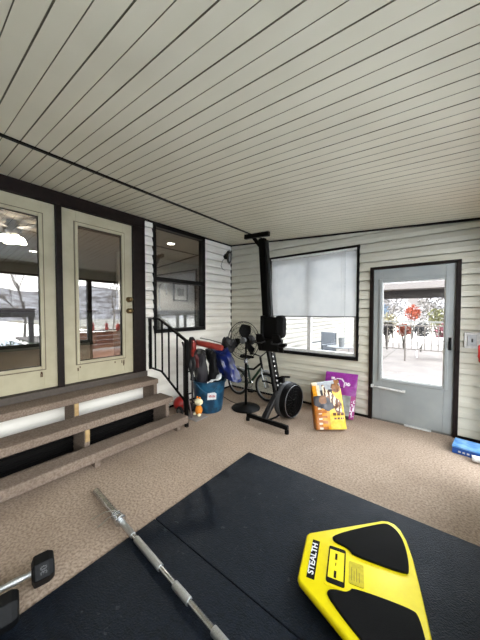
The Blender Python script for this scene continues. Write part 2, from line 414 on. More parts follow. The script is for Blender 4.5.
# ------------------------------------------------------------------ right wall: knee wall and windows, patio door
KN = .72; WT = 2.30
b = MB()
b.box((XR, YF, 0), (XR+.1, 2.86, KN)); b.box((XR, YF, WT), (XR+.1, YB+.1, 2.62)); b.box((XR, 3.74, 0), (XR+.1, YB, WT))
b.build('wall_right', SIDING, kind='structure')
MB().box((XR-.03, YF, KN-.02), (XR+.12, 2.86, KN+.01)).build('trim_12', DARKTRIM, kind='structure')
ys = [YF+.02, -1.15, -.1, .95, 1.95, 2.86]
for i in range(len(ys)-1):
    r = root_struct('window_%d' % (3+i), (XR, (ys[i]+ys[i+1])/2, KN))
    b = MB(); a, c = ys[i], ys[i+1]; z0, z1 = KN+.01, WT
    b.box((XR,a,z0),(XR+.08,a+.035,z1)); b.box((XR,c-.035,z0),(XR+.08,c,z1)); b.box((XR,a+.035,z0),(XR+.08,c-.035,z0+.04)); b.box((XR,a+.035,z1-.04),(XR+.08,c-.035,z1))
    b.build('window_frame', BLACKTRIM, r)
    MB().box((XR+.04,a+.035,z0+.04),(XR+.044,c-.035,z1-.04)).build('pane', GLASS, r)
r = root_struct('door_4', (XR, 3.3, 0))
b = MB(); a, c = 2.87, 3.74
b.box((XR,a,0),(XR+.08,a+.06,WT)); b.box((XR,c-.05,0),(XR+.08,c,WT)); b.box((XR,a+.06,0),(XR+.08,c-.05,.06)); b.box((XR,a+.06,WT-.05),(XR+.08,c-.05,WT)); b.build('door_frame', DARKTRIM, r)
MB().box((XR+.04,a+.06,.06),(XR+.044,c-.05,WT-.05)).build('glass', GLASS, r)
# front wall behind the viewpoint: solid siding
siding('wall_front', SIDING, 'y', YF, 1, [(XL-.1, XR+.1, 0, 2.76)], top=lambda x: cz(x)-.002)

# ------------------------------------------------------------------ house interior seen through the glass
IW = mat('interior_paint', '756b60', .8); ICE = mat('interior_ceiling', '8f8578', .85)
MB().box((-10, -3.5, HF-.1), (XL-.1, 8.5, HF)).build('floor_house', mat('interior_floor', '6e5a48', .5, c2='5b4a3b', scale=6), kind='structure')
b = MB(); b.box((-10, -3.5, 3.0), (XL-.1, 8.5, 3.1)); b.build('ceiling_house', ICE, kind='structure')
b = MB(); b.box((-10.1, -3.5, HF), (-10, 8.5, 3.0)); b.build('wall_house_far', IW, kind='structure')
b = MB(); b.box((-10, 8.5, HF), (XL-.1, 8.6, 3.0)); b.build('wall_house_right', IW, kind='structure')
b = MB(); b.box((-10, -3.6, HF), (XL-.1, -3.5, 3.0)); b.build('wall_house_left', IW, kind='structure')
b = MB(); b.box((-6.6, 3.3, HF), (-6.5, 6.1, 3.0)); b.build('wall_house_partition', mat('grey_interior_paint', 'a3a19c', .8), kind='structure')
b = MB(); b.box((XL-.12, YB, HF), (XL-.1, 8.5, 3.0)); b.box((XL-.12, 2.06, 2.745), (XL-.1, YB, 3.0)); b.box((XL-.12, YF-1.3, 2.76), (XL-.1, 2.06, 3.0)); b.box((XL-.12, YF-1.3, HF), (XL-.1, YF, 2.8)); b.build('wall_house_inner', IW, kind='structure')

def ceiling_fan():
    c = Vector((-5.75, 1.13, 2.80))
    t = thing('ceiling_fan', 'dark ceiling fan with lit white glass shades seen through the left door', 'ceiling fan', (c.x, c.y, 3.0))
    dk = mat('bronze_fan_metal', '2a2622', .4, metal=.4)
    MB().lathe([(.001,0),(.08,0),(.07,-.06),(.02,-.08),(.02,-.10),(.001,-.10)], (c.x,c.y,3.0), (0,0,1), 18).build('down_rod', dk, t, smooth=True)
    MB().lathe([(.001,.16),(.10,.14),(.13,.08),(.12,.0),(.07,-.05),(.001,-.05)], c, (0,0,1), 20).build('motor_housing', dk, t, smooth=True)
    for k in range(5):
        a = 2*PI*k/5+.4; d = Vector((math.cos(a), math.sin(a), 0)); n = Vector((-d.y, d.x, 0))
        M = Matrix(((d.x,n.x,0,c.x),(d.y,n.y,.0,c.y),(0,0,1,c.z+.06),(0,0,0,1)))
        MB().prism([(.12,-.025),(.2,-.06),(.62,-.075),(.66,0),(.62,.075),(.2,.06),(.12,.025)], 0, .01, M).build('blade', mat('fan_blade_wood', '3d332b', .5), t)
    for k in range(4):
        a = 2*PI*k/4+.2; p = c+Vector((math.cos(a)*.12, math.sin(a)*.12, -.1))
        MB().lathe([(.02,.05),(.045,.03),(.07,-.03),(.075,-.06),(.001,-.065)], p, (0,0,1), 16).build('glass_shade', mat('lit_shade', 'fff3dc', .5, emit=20), t, smooth=True)
ceiling_fan()
def downlight(x, y, label, e):
    t = thing('recessed_light', label, 'ceiling light', (x, y, 3.0))
    MB().lathe([(.10,-.0),(.10,-.008),(.075,-.008),(.075,0)], (x,y,3.0), (0,0,1), 24, cap=False).build('trim_ring', VINYL, t)
    MB().lathe([(.001,-.006),(.075,-.006),(.075,-.001),(.001,-.001)], (x,y,3.0), (0,0,1), 24).build('lens', mat('lit_lens', 'fff6e6', .5, emit=12), t)
    l = bpy.data.lights.new('down_light', 'SPOT'); l.energy = e; l.spot_size = 2.4; l.color = (1,.93,.82); l.shadow_soft_size = .07
    o = bpy.data.objects.new('down_light', l); COL.objects.link(o); o.location = (x, y, 2.97)
downlight(-4.87, 3.69, 'round lit recessed ceiling light seen through the upper pane of the black window', 170)
downlight(-8.2, 2.0, 'round lit recessed ceiling light glimpsed beyond the fan in the left door', 12)

# kitchen counter, faucet, picture behind window 1
t = thing('kitchen_counter', 'grey topped kitchen counter standing inside the black-framed house window', 'counter', (-3.8, 2.9, HF))
MB().box((-4.08, 1.95, 1.44), (XL-.12, 3.9, 1.50)).build('worktop', mat('grey_worktop', '77787a', .4), t, bevel=.004)
MB().box((-4.05, 1.97, HF), (XL-.14, 3.88, 1.44)).build('cabinet_body', mat('cabinet_white', 'a8a8a0', .5), t)
t = thing('kitchen_faucet', 'tall chrome gooseneck faucet on the counter behind the black window', 'faucet', (-3.78, 2.62, 1.50))
pts = [(-3.78,2.62,1.5),(-3.78,2.62,1.86)] + [(-3.78, 2.62+.07-.07*math.cos(a), 1.86+.09*math.sin(a)) for a in [PI*k/8 for k in range(1,9)]] + [(-3.78,2.76,1.76)]
MB().tube(pts, .012, 10).build('spout', CHROME, t, smooth=True)
MB().lathe([(.001,0),(.028,0),(.026,.05),(.001,.05)], (-3.78,2.62,1.5)).build('base', CHROME, t, smooth=True)
t = thing('picture_frame', 'grey framed picture with a white mat on the inner wall behind the black window', 'picture', (-6.49, 5.25, 1.8))
b = MB(); y0,y1,z0,z1 = 4.98,5.55,1.80,2.36
b.box((-6.5,y0,z0),(-6.47,y0+.05,z1)); b.box((-6.5,y1-.05,z0),(-6.47,y1,z1)); b.box((-6.5,y0+.05,z0),(-6.47,y1-.05,z0+.05)); b.box((-6.5,y0+.05,z1-.05),(-6.47,y1-.05,z1)); b.build('frame', mat('frame_grey', '0c0c0d', .5), t)
MB().box((-6.498,y0+.05,z0+.05),(-6.485,y1-.05,z1-.05)).build('mat_board', VINYL, t)
MB().box((-6.487,y0+.16,z0+.17),(-6.48,y1-.16,z1-.17)).build('print', mat('print_grey', '8e8c88', .6, c2='56565a', scale=12), t)
t = thing('sideboard', 'long dark sideboard standing inside the house behind the left door', 'sideboard', (-7.5, 1.6, HF))
MB().box((-7.9, .2, HF), (-7.3, 3.1, HF+.85)).build('carcass', mat('dark_green_paint', '20251f', .5), t, bevel=.01)
MB().box((-7.95, .15, HF+.85), (-7.25, 3.15, HF+.89)).build('top', DARKTRIM, t)

# ------------------------------------------------------------------ steps
ST = [(XL+.002, -3.03, .575, 2.075, .07), (-3.03, -2.77, .372, 2.115, .075), (-2.70, -2.52, .165, 2.16, .09)]
t = thing('porch_steps', 'brown carpeted open wooden steps running below the cream doors', 'steps', (-2.95, .0, 0))
Y1 = 2.165
for xb_, xf, z, Y1, th in ST:
    b = MB(); b.box((xb_+.002 if xb_ < -3.3 else xb_-.015, YF+.02, z-th), (xf, Y1, z)); b.build('tread', STEPC, t, bevel=.012)
for yy in (1.06, 2.02, -.9):
    b = MB(); b.prism([(-3.32,0.0),(-2.57,0.0),(-2.57,.075),(-2.80,.075),(-2.80,.297),(-3.06,.297),(-3.06,.505),(-3.32,.505)], yy, yy+.05, Matrix(((1,0,0,0),(0,0,1,0),(0,1,0,0),(0,0,0,1))))
    b.build('stringer', STEPC, t)
for yy, x, z0, z1 in ((1.065, -3.058, .375, .503), (1.065, -2.798, .175, .295)):
    MB().box((x, yy, z0), (x+.012, yy+.04, z1)).build('end_grain_block', WOODL, t)

# handrail
t = thing('stair_handrail', 'black iron handrail with thin balusters at the end of the steps', 'handrail', (-2.62, 2.21, 0))
def ry(x): return 2.13+(x+3.305)/.72*.05
T0, T1, T2 = [(x, ry(x), z) for x, z in ((-3.305,1.375),(-3.09,1.375),(-2.585,1.105))]
B0, B1, B2 = [(x, ry(x), z) for x, z in ((-3.305,.68),(-3.06,.655),(-2.585,.31))]
b = MB(); b.beam(T0, T1, .03, .022); b.beam(T1, T2, .03, .028); b.build('top_rail', BLACK, t)
b = MB(); b.beam(B0, B1, .02, .02); b.beam(B1, B2, .02, .02); b.build('bottom_rail', BLACK, t)
def zt(x): return 1.375 if x < -3.09 else 1.375+(x+3.09)/(.505)*(-.27)
def zbm(x): return .67 if x < -3.06 else .655+(x+3.06)/.475*(-.345)
MB().box((-3.318, ry(-3.3)-.018, .66), (-3.285, ry(-3.3)+.018, 1.385)).build('newel_post', BLACK, t)
MB().box((-2.605, ry(-2.58)-.018, 0), (-2.567, ry(-2.58)+.018, 1.12)).build('end_post', BLACK, t)
for x in (-3.19, -3.045, -2.91, -2.75):
    MB().box((x-.0085, ry(x)-.0085, zbm(x)), (x+.0085, ry(x)+.0085, zt(x))).build('baluster', BLACK, t)

# ------------------------------------------------------------------ rubber mats
MAT = mat('rubber_mat', '06090e', .42, c2='10161f', scale=45, detail=8, bump=.5, bscale=120, spec=.25)
n_ = MAT.node_tree.nodes; l_ = MAT.node_tree.links; bs = n_['Principled BSDF']
z_ = n_.new('ShaderNodeTexNoise'); z_.inputs['Scale'].default_value = 5; z_.inputs['Detail'].default_value = 7; z_.inputs['Roughness'].default_value = .7
t_ = n_.new('ShaderNodeTexCoord'); l_.new(t_.outputs['Object'], z_.inputs[0])
r_ = n_.new('ShaderNodeMapRange'); r_.inputs['From Min'].default_value = .3; r_.inputs['From Max'].default_value = .7; r_.inputs['To Min'].default_value = .46; r_.inputs['To Max'].default_value = .60
bs.inputs['Specular Tint'].default_value = (.78, .88, 1, 1)
v_ = n_.new('ShaderNodeTexNoise'); v_.inputs['Scale'].default_value = 22; v_.inputs['Detail'].default_value = 5; l_.new(t_.outputs['Object'], v_.inputs['Vector'])
q_ = n_.new('ShaderNodeValToRGB'); q_.color_ramp.elements[0].position = .68; q_.color_ramp.elements[1].position = .74; l_.new(v_.outputs['Fac'], q_.inputs[0])
x_ = n_.new('ShaderNodeMix'); x_.data_type = 'RGBA'; x_.inputs['B'].default_value = lin('33383c')
l_.new(q_.outputs[0], x_.inputs['Factor']); l_.new(bs.inputs['Base Color'].links[0].from_socket, x_.inputs['A']); l_.new(x_.outputs['Result'], bs.inputs['Base Color'])
l_.new(z_.outputs['Fac'], r_.inputs[0]); l_.new(r_.outputs[0], bs.inputs['Roughness'])
tag(MB().box((-1.585, 1.050, 0), (.25, 2.165, .016)).build('rubber_mat', MAT, bevel=.003), 'black rubber floor mat under the yellow board, nearer the grey door', 'mat', 'rubber floor mats')
tag(MB().box((-1.585, -.75, 0), (.25, 1.044, .016)).build('rubber_mat', MAT, bevel=.003), 'black rubber floor mat lying under the long steel barbell', 'mat', 'rubber floor mats')

# ------------------------------------------------------------------ barbell
def barbell():
    p0 = Vector((-2.19, .905, .03)); p1 = Vector((-.754, .812, .046)); d = (p1-p0).normalized(); L = 2.0
    t = thing('barbell', 'long bare steel barbell lying from the carpet across the black mat', 'barbell', (-1.4, .86, 0))
    P = lambda s: p0+d*s
    b = MB(); b.lathe([(.001,0),(.020,0),(.025,.004),(.025,.40),(.001,.40)], p0, d, 24); b.build('sleeve', CHROME, t, smooth=True)
    b = MB(); b.lathe([(.001,0),(.030,0),(.038,.004),(.038,.03),(.030,.034),(.001,.034)], P(.43), d, 24); b.build('inner_collar', CHROME, t, smooth=True)
    b = MB(); b.lathe([(.001,.0),(.0145,0),(.0145,1.55),(.001,1.55)], P(.40), d, 16); b.build('shaft', CHROME, t, smooth=True)
    for s0, s1 in ((.48,.64),(.68,.965),(1.10,1.225),(1.40,1.75)):
        q = .0185 if s0 > .5 else .0175
        MB().lathe([(.001,0),(q,0),(q+.001,.004),(q+.001,s1-s0-.004),(q,s1-s0),(.001,s1-s0)], P(s0), d, 18).build('knurled_grip', STEEL, t, smooth=True)
    c = thing('spring_collar', 'chrome wire spring clip gripping the sleeve of the barbell', 'clip', (P(.385).x, P(.385).y, 0))
    b = MB()
    u = Vector((0,0,1)); v = d.cross(u).normalized()
    path = [P(.375+.0045*k/3.0) + (u*math.cos(k*PI/6)+v*math.sin(k*PI/6))*.030 for k in range(0, 37)]
    b.tube(path, .0035, 6); b.build('coil', CHROME, c, smooth=True)
    for q, off in ((.375, -.0), (.43, .05)):
        a = P(q)+u*.030
        MB().tube([a, a+Vector((-.03+off*.3, -.06, .01)), a+Vector((-.06+off, -.14, -.01))], .0035, 6).build('handle', CHROME, c, smooth=True)
barbell()

# ------------------------------------------------------------------ dumbbells
def dumbbell(loc, ang, label, numtxt):
    t = thing('hex_dumbbell', label, 'dumbbell', (loc[0], loc[1], 0), 'hex dumbbells on the carpet')
    RUB = mat('rubber_head', '08090a', .55, c2='0d0e10', scale=60, spec=.18)
    d = Vector((math.cos(ang), math.sin(ang), 0)); R = .074
    c = Vector((loc[0], loc[1], R*math.cos(PI/6)+.002)); L = .13
    n = Vector((-d.y, d.x, 0)); up = Vector((0,0,1))
    def hexring(s, r): return [c+d*s+(n*math.cos(a)+up*math.sin(a))*r for a in [PI/3*k for k in range(6)]]
    for sg in (1, -1):
        MB().rings([hexring(sg*(L*.5), .045), hexring(sg*(L*.5+.012), R*.98), hexring(sg*(L*.5+.03), R), hexring(sg*(L*.5+.075), R), hexring(sg*(L*.5+.095), R*.86), hexring(sg*(L*.5+.10), R*.75)]).build('hex_head', RUB, t, bevel=.004)
    prof = [(.001,0),(.016,0),(.013,.02),(.017,.05),(.0175,.065),(.017,.08),(.013,.11),(.016,.13),(.001,.13)]
    MB().lathe(prof, c-d*.065, d, 18).build('handle', STEEL, t, smooth=True)
    if numtxt:
        nn = (n*math.cos(PI/6)*-1+up*math.sin(PI/6)).normalized()
        s = d; w_ = nn; ydir = w_.cross(s)
        o = c+d*(L*.5+.053)+nn*(R*math.cos(PI/6)+.0005)
        M = Matrix(((ydir.x,-s.x,w_.x,o.x),(ydir.y,-s.y,w_.y,o.y),(ydir.z,-s.z,w_.z,o.z),(0,0,0,1)))
        text_mesh('weight_number', numtxt, .04, M, mat('embossed_rubber', '131417', .4), t)
dumbbell((-1.735, .315), math.radians(78), 'black hex dumbbell with shiny steel handle, lying on the carpet', '30')
dumbbell((-1.60, .135), math.radians(78), 'black hex dumbbell at the bottom left edge of the photo', None)
bpy.data.objects['hex_dumbbell.001'].location.z = .0165

# ------------------------------------------------------------------ yellow balance board
def board():
    o = Vector((-.617, 1.36, 0)); ax = Vector((.968, .251, 0)).normalized(); n = Vector((-ax.y, ax.x, 0)); Z = .098
    t = thing('core_trainer_board', 'yellow core trainer board with black foam pads on the black mat', 'exercise board', (-.33, 1.44, .016))
    M = Matrix(((ax.x,n.x,0,o.x),(ax.y,n.y,0,o.y),(0,0,1,0),(0,0,0,1)))
    half = [(0,0),(0,.140),(.012,.160),(.44,.452),(.475,.462),(.51,.452),(.538,.415),(.558,.345),(.570,.22),(.572,.08),(.572,0)]
    def out(sc, dz, cx=.32):
        pts = half+[(p[0], -p[1]) for p in half[::-1][1:-1]]
        return [M @ Vector((cx+(p[0]-cx)*sc, p[1]*sc, dz)) for p in pts]
    MB().rings([out(.90, Z-.055), out(.97, Z-.045), out(1.0, Z-.028), out(1.0, Z-.012), out(.985, Z-.003), out(.965, Z)]).build('board_deck', YELLOW, t, smooth=True)
    MB().lathe([(.001,.016),(.10,.018),(.15,.03),(.17,.045),(.17,.05),(.001,.05)], M @ Vector((.33,0,0)), (0,0,1), 30).build('rocker_base', BLACKP, t, smooth=True)
    def W(pts): return pts
    def loc_(px):   # local
        return px
    pad = PADS
    for P in pad:
        c = Vector((sum(p[0] for p in P)/len(P), sum(p[1] for p in P)/len(P)))
        # Chaikin smoothing keeps the moulded rounded corners
        for _ in range(2):
            Q = []
            for i in range(len(P)):
                a = Vector(P[i]); b_ = Vector(P[(i+1)%len(P)]); Q += [a.lerp(b_, .25), a.lerp(b_, .75)]
            P = [tuple(q) for q in Q]
        r0 = [M @ Vector((p[0], p[1], Z-.002)) for p in P]; r1 = [M @ Vector((p[0], p[1], Z+.008)) for p in P]
        r2 = [M @ Vector((c.x+(p[0]-c.x)*.97, c.y+(p[1]-c.y)*.97, Z+.012)) for p in P]
        MB().rings([r0, r1, r2]).build('foam_pad', FOAM, t, smooth=True)
    # name plate
    MB().box((.042,-.128,Z), (.082,.116,Z+.002), M).build('name_plate', BLACKP, t)
    MT = M @ Matrix.Translation((.060,-.006,Z+.0026)) @ Matrix.Rotation(PI/2, 4, 'Z')
    text_mesh('lettering', 'STEALTH', .042, MT, mat('print_white', 'e8e8e8', .5), t, xs=1.18)
    # phone tray
    def rr(x0,x1,y0,y1,r):
        P = []
        for cx,cy,a0 in ((x1-r,y1-r,0),(x0+r,y1-r,PI/2),(x0+r,y0+r,PI),(x1-r,y0+r,3*PI/2)):
            P += [(cx+r*math.cos(a0+q*PI/8), cy+r*math.sin(a0+q*PI/8)) for q in range(5)]
        return P
    YD = mat('yellow_recess', 'c9b800', .5)
    MB().prism(rr(.126,.240,-.128,.125,.014), Z, Z+.003, M).build('tray_rim', YELLOW, t, bevel=.001)
    MB().prism(rr(.136,.226,-.114,.108,.012), Z+.003, Z+.007, M).build('phone_decal', BLACKP, t)
    MB().box((.143,-.088,Z+.007),(.219,.084,Z+.0076), M).build('screen_print', YELLOW, t)
    for yy in (-.062, .045):
        MB().box((.172,yy-.02,Z+.0076),(.184,yy+.02,Z+.0082), M).build('screen_text', BLACKP, t)
    MB().box((.176,-.012,Z+.0076),(.180,.006,Z+.0082), M).build('screen_text', BLACKP, t)
    MB().prism(rr(.244,.315,-.075,.055,.008), Z, Z+.0035, M).build('instruction_panel', YD, t, bevel=.001)
    for k in range(4):
        MB().box((.256+k*.012,-.055,Z+.0035),(.2585+k*.012,.02-.02*(k%2),Z+.004), M).build('instruction_text', mat('olive_print', '6b6200', .6), t)
PU = [(.145,.19),(.155,.145),(.225,.135),(.250,.118),(.262,.095),(.515,.088),(.538,.112),(.545,.26),(.525,.37),(.475,.425),(.42,.402)]
PADS = [PU, [(p[0], -p[1]) for p in PU[::-1]]]
board()

# ------------------------------------------------------------------ rowing machine stored upright
def rower():
    t = thing('rowing_machine', 'tall black rowing machine stored upright in front of the blind window', 'rowing machine', (-1.85, 3.1, 0))
    GM = mat('grey_rower_metal', '85878a', .35, metal=.6)
    X0 = -1.83
    b = MB(); b.beam((-2.10,2.83,.075), (-1.47,2.80,.075), .05, .05); b.build('front_crossbar', BLACK, t, bevel=.008)
    for x, y in ((-2.09,2.83),(-1.485,2.80)):
        MB().lathe([(.001,0),(.026,0),(.028,.03),(.022,.055),(.001,.055)], (x,y,0), (0,0,1), 14).build('rubber_foot', BLACKP, t, smooth=True)
    b = MB(); b.beam((-1.83,2.83,.08), (-1.80,3.12,.38), .075, .06); b.build('front_leg', mat('black_satin', '1b1b1c', .3), t, bevel=.01)
    b = MB(); b.tube([(-1.79,2.84,.07), (-1.78,3.05,.05), (-1.76,3.35,.10)], .014, 8); b.build('brace', BLACK, t, smooth=True)
    # lower frame with perforated sides: from the foot assembly down to the flywheel
    a, c = Vector((-1.93,3.12,1.0)), Vector((-1.80,3.12,.36)); 
    for dx in (-.036, .036):
        MB().beam(a+Vector((dx,0,0)), c+Vector((dx,0,0)), .014, .09, up=(0,1,0)).build('frame_rail', BLACK, t)
    MB().beam(a+Vector((-.012,.02,0)), c+Vector((-.012,.02,0)), .045, .05, up=(0,1,0)).build('frame_channel', GM, t)
    d = (c-a)
    for k in range(8):
        p = a+d*(.12+k*.10)+Vector((.044,-.03,0))
        MB().lathe([(.001,-.002),(.012,-.002),(.012,.002),(.001,.002)], p, (.9,-.4,.2), 12).build('frame_hole', mat('pale_badge', 'c8cac8', .4), t)
    # monorail
    m0, m1 = Vector((-2.055,3.12,2.50)), Vector((-1.965,3.14,1.0))
    MB().beam(m1, m0, .10, .07, up=(0,1,0)).build('monorail_beam', BLACK, t, bevel=.006)
    MB().beam(m1+Vector((.082,-.01,.06)), m0+Vector((.078,-.01,-.05)), .05, .05, up=(0,1,0)).build('monorail_track', mat('satin_black_rail', '232426', .22, metal=.4), t, bevel=.012)
    # rear foot crossbar at the top
    MB().beam((-2.36,3.12,2.575), (-1.93,3.10,2.545), .05, .065).build('rear_crossbar', BLACK, t, bevel=.005)
    b = MB(); b.beam((-2.21,3.12,2.55), (-2.03,3.12,2.33), .03, .05); b.build('gusset', BLACK, t)
    # flywheel housing
    fc = Vector((-1.70,3.26,.25)); ax = (1,-.12,0)
    b = MB(); b.lathe([(.001,-.10),(.18,-.10),(.23,-.08),(.242,-.05),(.242,.045),(.23,.08),(.18,.09),(.001,.09)], fc, ax, 40); b.build('flywheel_housing', BLACKP, t, smooth=True)
    b = MB(); b.lathe([(.243,-.075),(.247,-.06),(.247,.0),(.243,.012)], fc, ax, 40, cap=False); b.build('perforated_band', mat('grey_mesh', '4c4d4f', .5, c2='333436', scale=120), t, smooth=True)
    for R in (.09, .135, .18, .215):
        MB().torus(fc+Vector(ax).normalized()*.092, R, .004, ax, 32, 6).build('cage_ring', GM if R > .2 else BLACK, t, smooth=True)
    b = MB()
    for k in range(20):
        q = 2*PI*k/20; u = Vector((0,math.cos(q),math.sin(q))); A = Vector(ax).normalized()*.092
        b.beam(fc+A+u*.05, fc+A+u*.215, .004, .004)
    b.build('cage_spoke', BLACK, t)
    MB().lathe([(.001,.09),(.05,.09),(.045,.105),(.001,.108)], fc, ax, 20).build('hub_cap', BLACKP, t, smooth=True)
    # monitor arm and handle
    MB().tube([(-1.83,3.13,.50),(-1.79,3.12,.565),(-1.72,3.10,.60),(-1.60,3.09,.615)], [.016,.015,.013,.014], 10).build('monitor_arm', BLACK, t, smooth=True)
    b = MB(); b.box((-1.79,3.13,.50),(-1.72,3.19,.58)); b.build('monitor', BLACKP, t, bevel=.01)
    MB().tube([(-1.87,3.2,.44),(-2.03,3.18,.47),(-2.08,3.16,.47)], .013, 8).build('handle_hook', BLACK, t, smooth=True)
    # foot boards
    for sx_ in (-1, 1):
        cx = -1.88+sx_*.13
        M = Matrix.Translation((cx,3.03,1.05)) @ Matrix.Rotation(math.radians(22), 4, 'X')
        b = MB(); b.prism([(-.065,-.13),(.065,-.13),(.07,.05),(.05,.13),(-.05,.13),(-.07,.05)], -.015, .015, M @ Matrix.Rotation(PI/2, 4, 'X')); f = b.build('foot_board', BLACKP, t, bevel=.006)
        MB().tube([M@Vector((-.075,-.01,.03)), M@Vector((-.05,-.07,.03)), M@Vector((.05,-.07,.03)), M@Vector((.075,-.01,.03))], .012, 8).build('foot_strap', mat('black_webbing', '0e0e0f', .8), f, smooth=True)
    b = MB(); b.box((-2.02,3.03,.93),(-1.74,3.18,1.10)); b.build('foot_bracket', BLACKP, t, bevel=.02)
    b = MB(); b.tube([(-1.74,3.04,1.02),(-1.66,3.0,1.03),(-1.60,2.99,1.05)], [.02,.03,.022], 8); b.build('heel_cup', BLACKP, t, smooth=True)
    # seat on its side
    M = Matrix.Translation((-1.755,3.12,1.27)) @ Matrix.Rotation(math.radians(14), 4, 'Z')
    b = MB(); b.prism([(-.05,-.14),(-.02,-.155),(.03,-.155),(.055,-.12),(.06,0),(.055,.12),(.03,.155),(-.02,.155),(-.05,.14)], -.09, .09, M @ Matrix.Rotation(PI/2, 4, 'X'))
    b.build('seat', FOAM, t, bevel=.02)
    b = MB(); b.box((-1.98,3.05,1.10),(-1.76,3.17,1.40)); b.build('seat_carriage', BLACKP, t, bevel=.01)
    b = MB(); b.box((-2.04,3.04,1.12),(-1.98,3.14,1.42)); b.build('carriage_plate', BLACKP, t, bevel=.015)
rower()

# ------------------------------------------------------------------ pedestal fan
def fan():
    c = Vector((-2.38, 3.17, 0)); hz = 1.04
    t = thing('pedestal_fan', 'black pedestal fan with a wire cage beside the blue tub', 'fan', c)
    MB().lathe([(.001,0),(.215,0),(.22,.012),(.20,.028),(.06,.045),(.035,.06),(.001,.06)], c, (0,0,1), 36).build('base', BLACKP, t, smooth=True)
    MB().tube([c+Vector((0,0,.04)), c+Vector((0,0,.72))], .02, 14).build('lower_pole', BLACK, t, smooth=True)
    MB().tube([c+Vector((0,0,.72)), c+Vector((0,0,1.02))], .014, 12).build('upper_pole', BLACK, t, smooth=True)
    MB().lathe([(.02,-.03),(.032,-.02),(.032,.03),(.02,.04)], c+Vector((0,0,.72)), (0,0,1), 14, cap=False).build('height_collar', CHROME, t, smooth=True)
    MB().tube([c+Vector((.02,-.01,.72)), c+Vector((.06,-.03,.72))], .012, 8).build('height_knob', CHROME, t, smooth=True)
    A = Vector((.02, -1, .05)).normalized(); h = c+Vector((0,0,hz))
    MB().lathe([(.001,-.20),(.05,-.19),(.075,-.14),(.08,-.05),(.06,0),(.001,0)], h, A, 20).build('motor_housing', BLACKP, t, smooth=True)
    fc = h+A*.07
    u = Vector((1,0,0)); u = (u-A*u.dot(A)).normalized(); v = A.cross(u)
    for k in range(3):
        a0 = 2*PI*k/3+.35+PI
        rows = []
        for i in range(7):
            r = .045+.20*i/6; wdt = .28+.26*math.sin(PI*min(1,(i+1)/6.5))
            rows.append([fc+(u*math.cos(a0+q*wdt)+v*math.sin(a0+q*wdt))*r+A*(q*.05*math.sin(PI*(i+1)/8)) for q in (-1,-.5,0,.5,1)])
        b = MB()
        V1 = [[b.bm.verts.new(p) for p in r] for r in rows]; V2 = [[b.bm.verts.new(p-A*.004) for p in r] for r in rows]
        for V in (V1, V2):
            for i in range(6):
                for j in range(4): b._f([V[i][j],V[i][j+1],V[i+1][j+1],V[i+1][j]])
        for i in range(6):
            for j in (0,4): b._f([V1[i][j],V1[i+1][j],V2[i+1][j],V2[i][j]])
        for i in (0,6):
            for j in range(4): b._f([V1[i][j],V1[i][j+1],V2[i][j+1],V2[i][j]])
        b.build('blade', BLACKP, t, smooth=True)
    MB().lathe([(.001,-.02),(.05,-.02),(.05,.02),(.02,.035),(.001,.035)], fc, A, 18).build('blade_hub', mat('hub_grey', '6a6c6d', .4), t, smooth=True)
    for nm, s in (('front_cage', 1), ('rear_cage', -1)):
        b = MB()
        for R, dd in ((.285,.0),(.27,.035),(.20,.065),(.13,.078),(.06,.085)):
            b.torus(fc+A*dd*s, R, .0028 if R < .28 else .005, A, 40, 5)
        for k in range(22):
            q = 2*PI*k/22; w_ = u*math.cos(q)+v*math.sin(q)
            b.tube([fc+w_*.285, fc+w_*.27+A*.035*s, fc+w_*.20+A*.065*s, fc+w_*.13+A*.078*s, fc+w_*.05+A*.086*s], .0012, 4)
        b.build(nm, BLACK, t)
    MB().tube([c+Vector((-.1,.1,.01)), (-2.45,3.2,.008), (-2.75,3.25,.006), (-3.0,3.35,.006), (-3.28,3.6,.006)], .005, 6).build('power_cord', BLACKP, t)
fan()

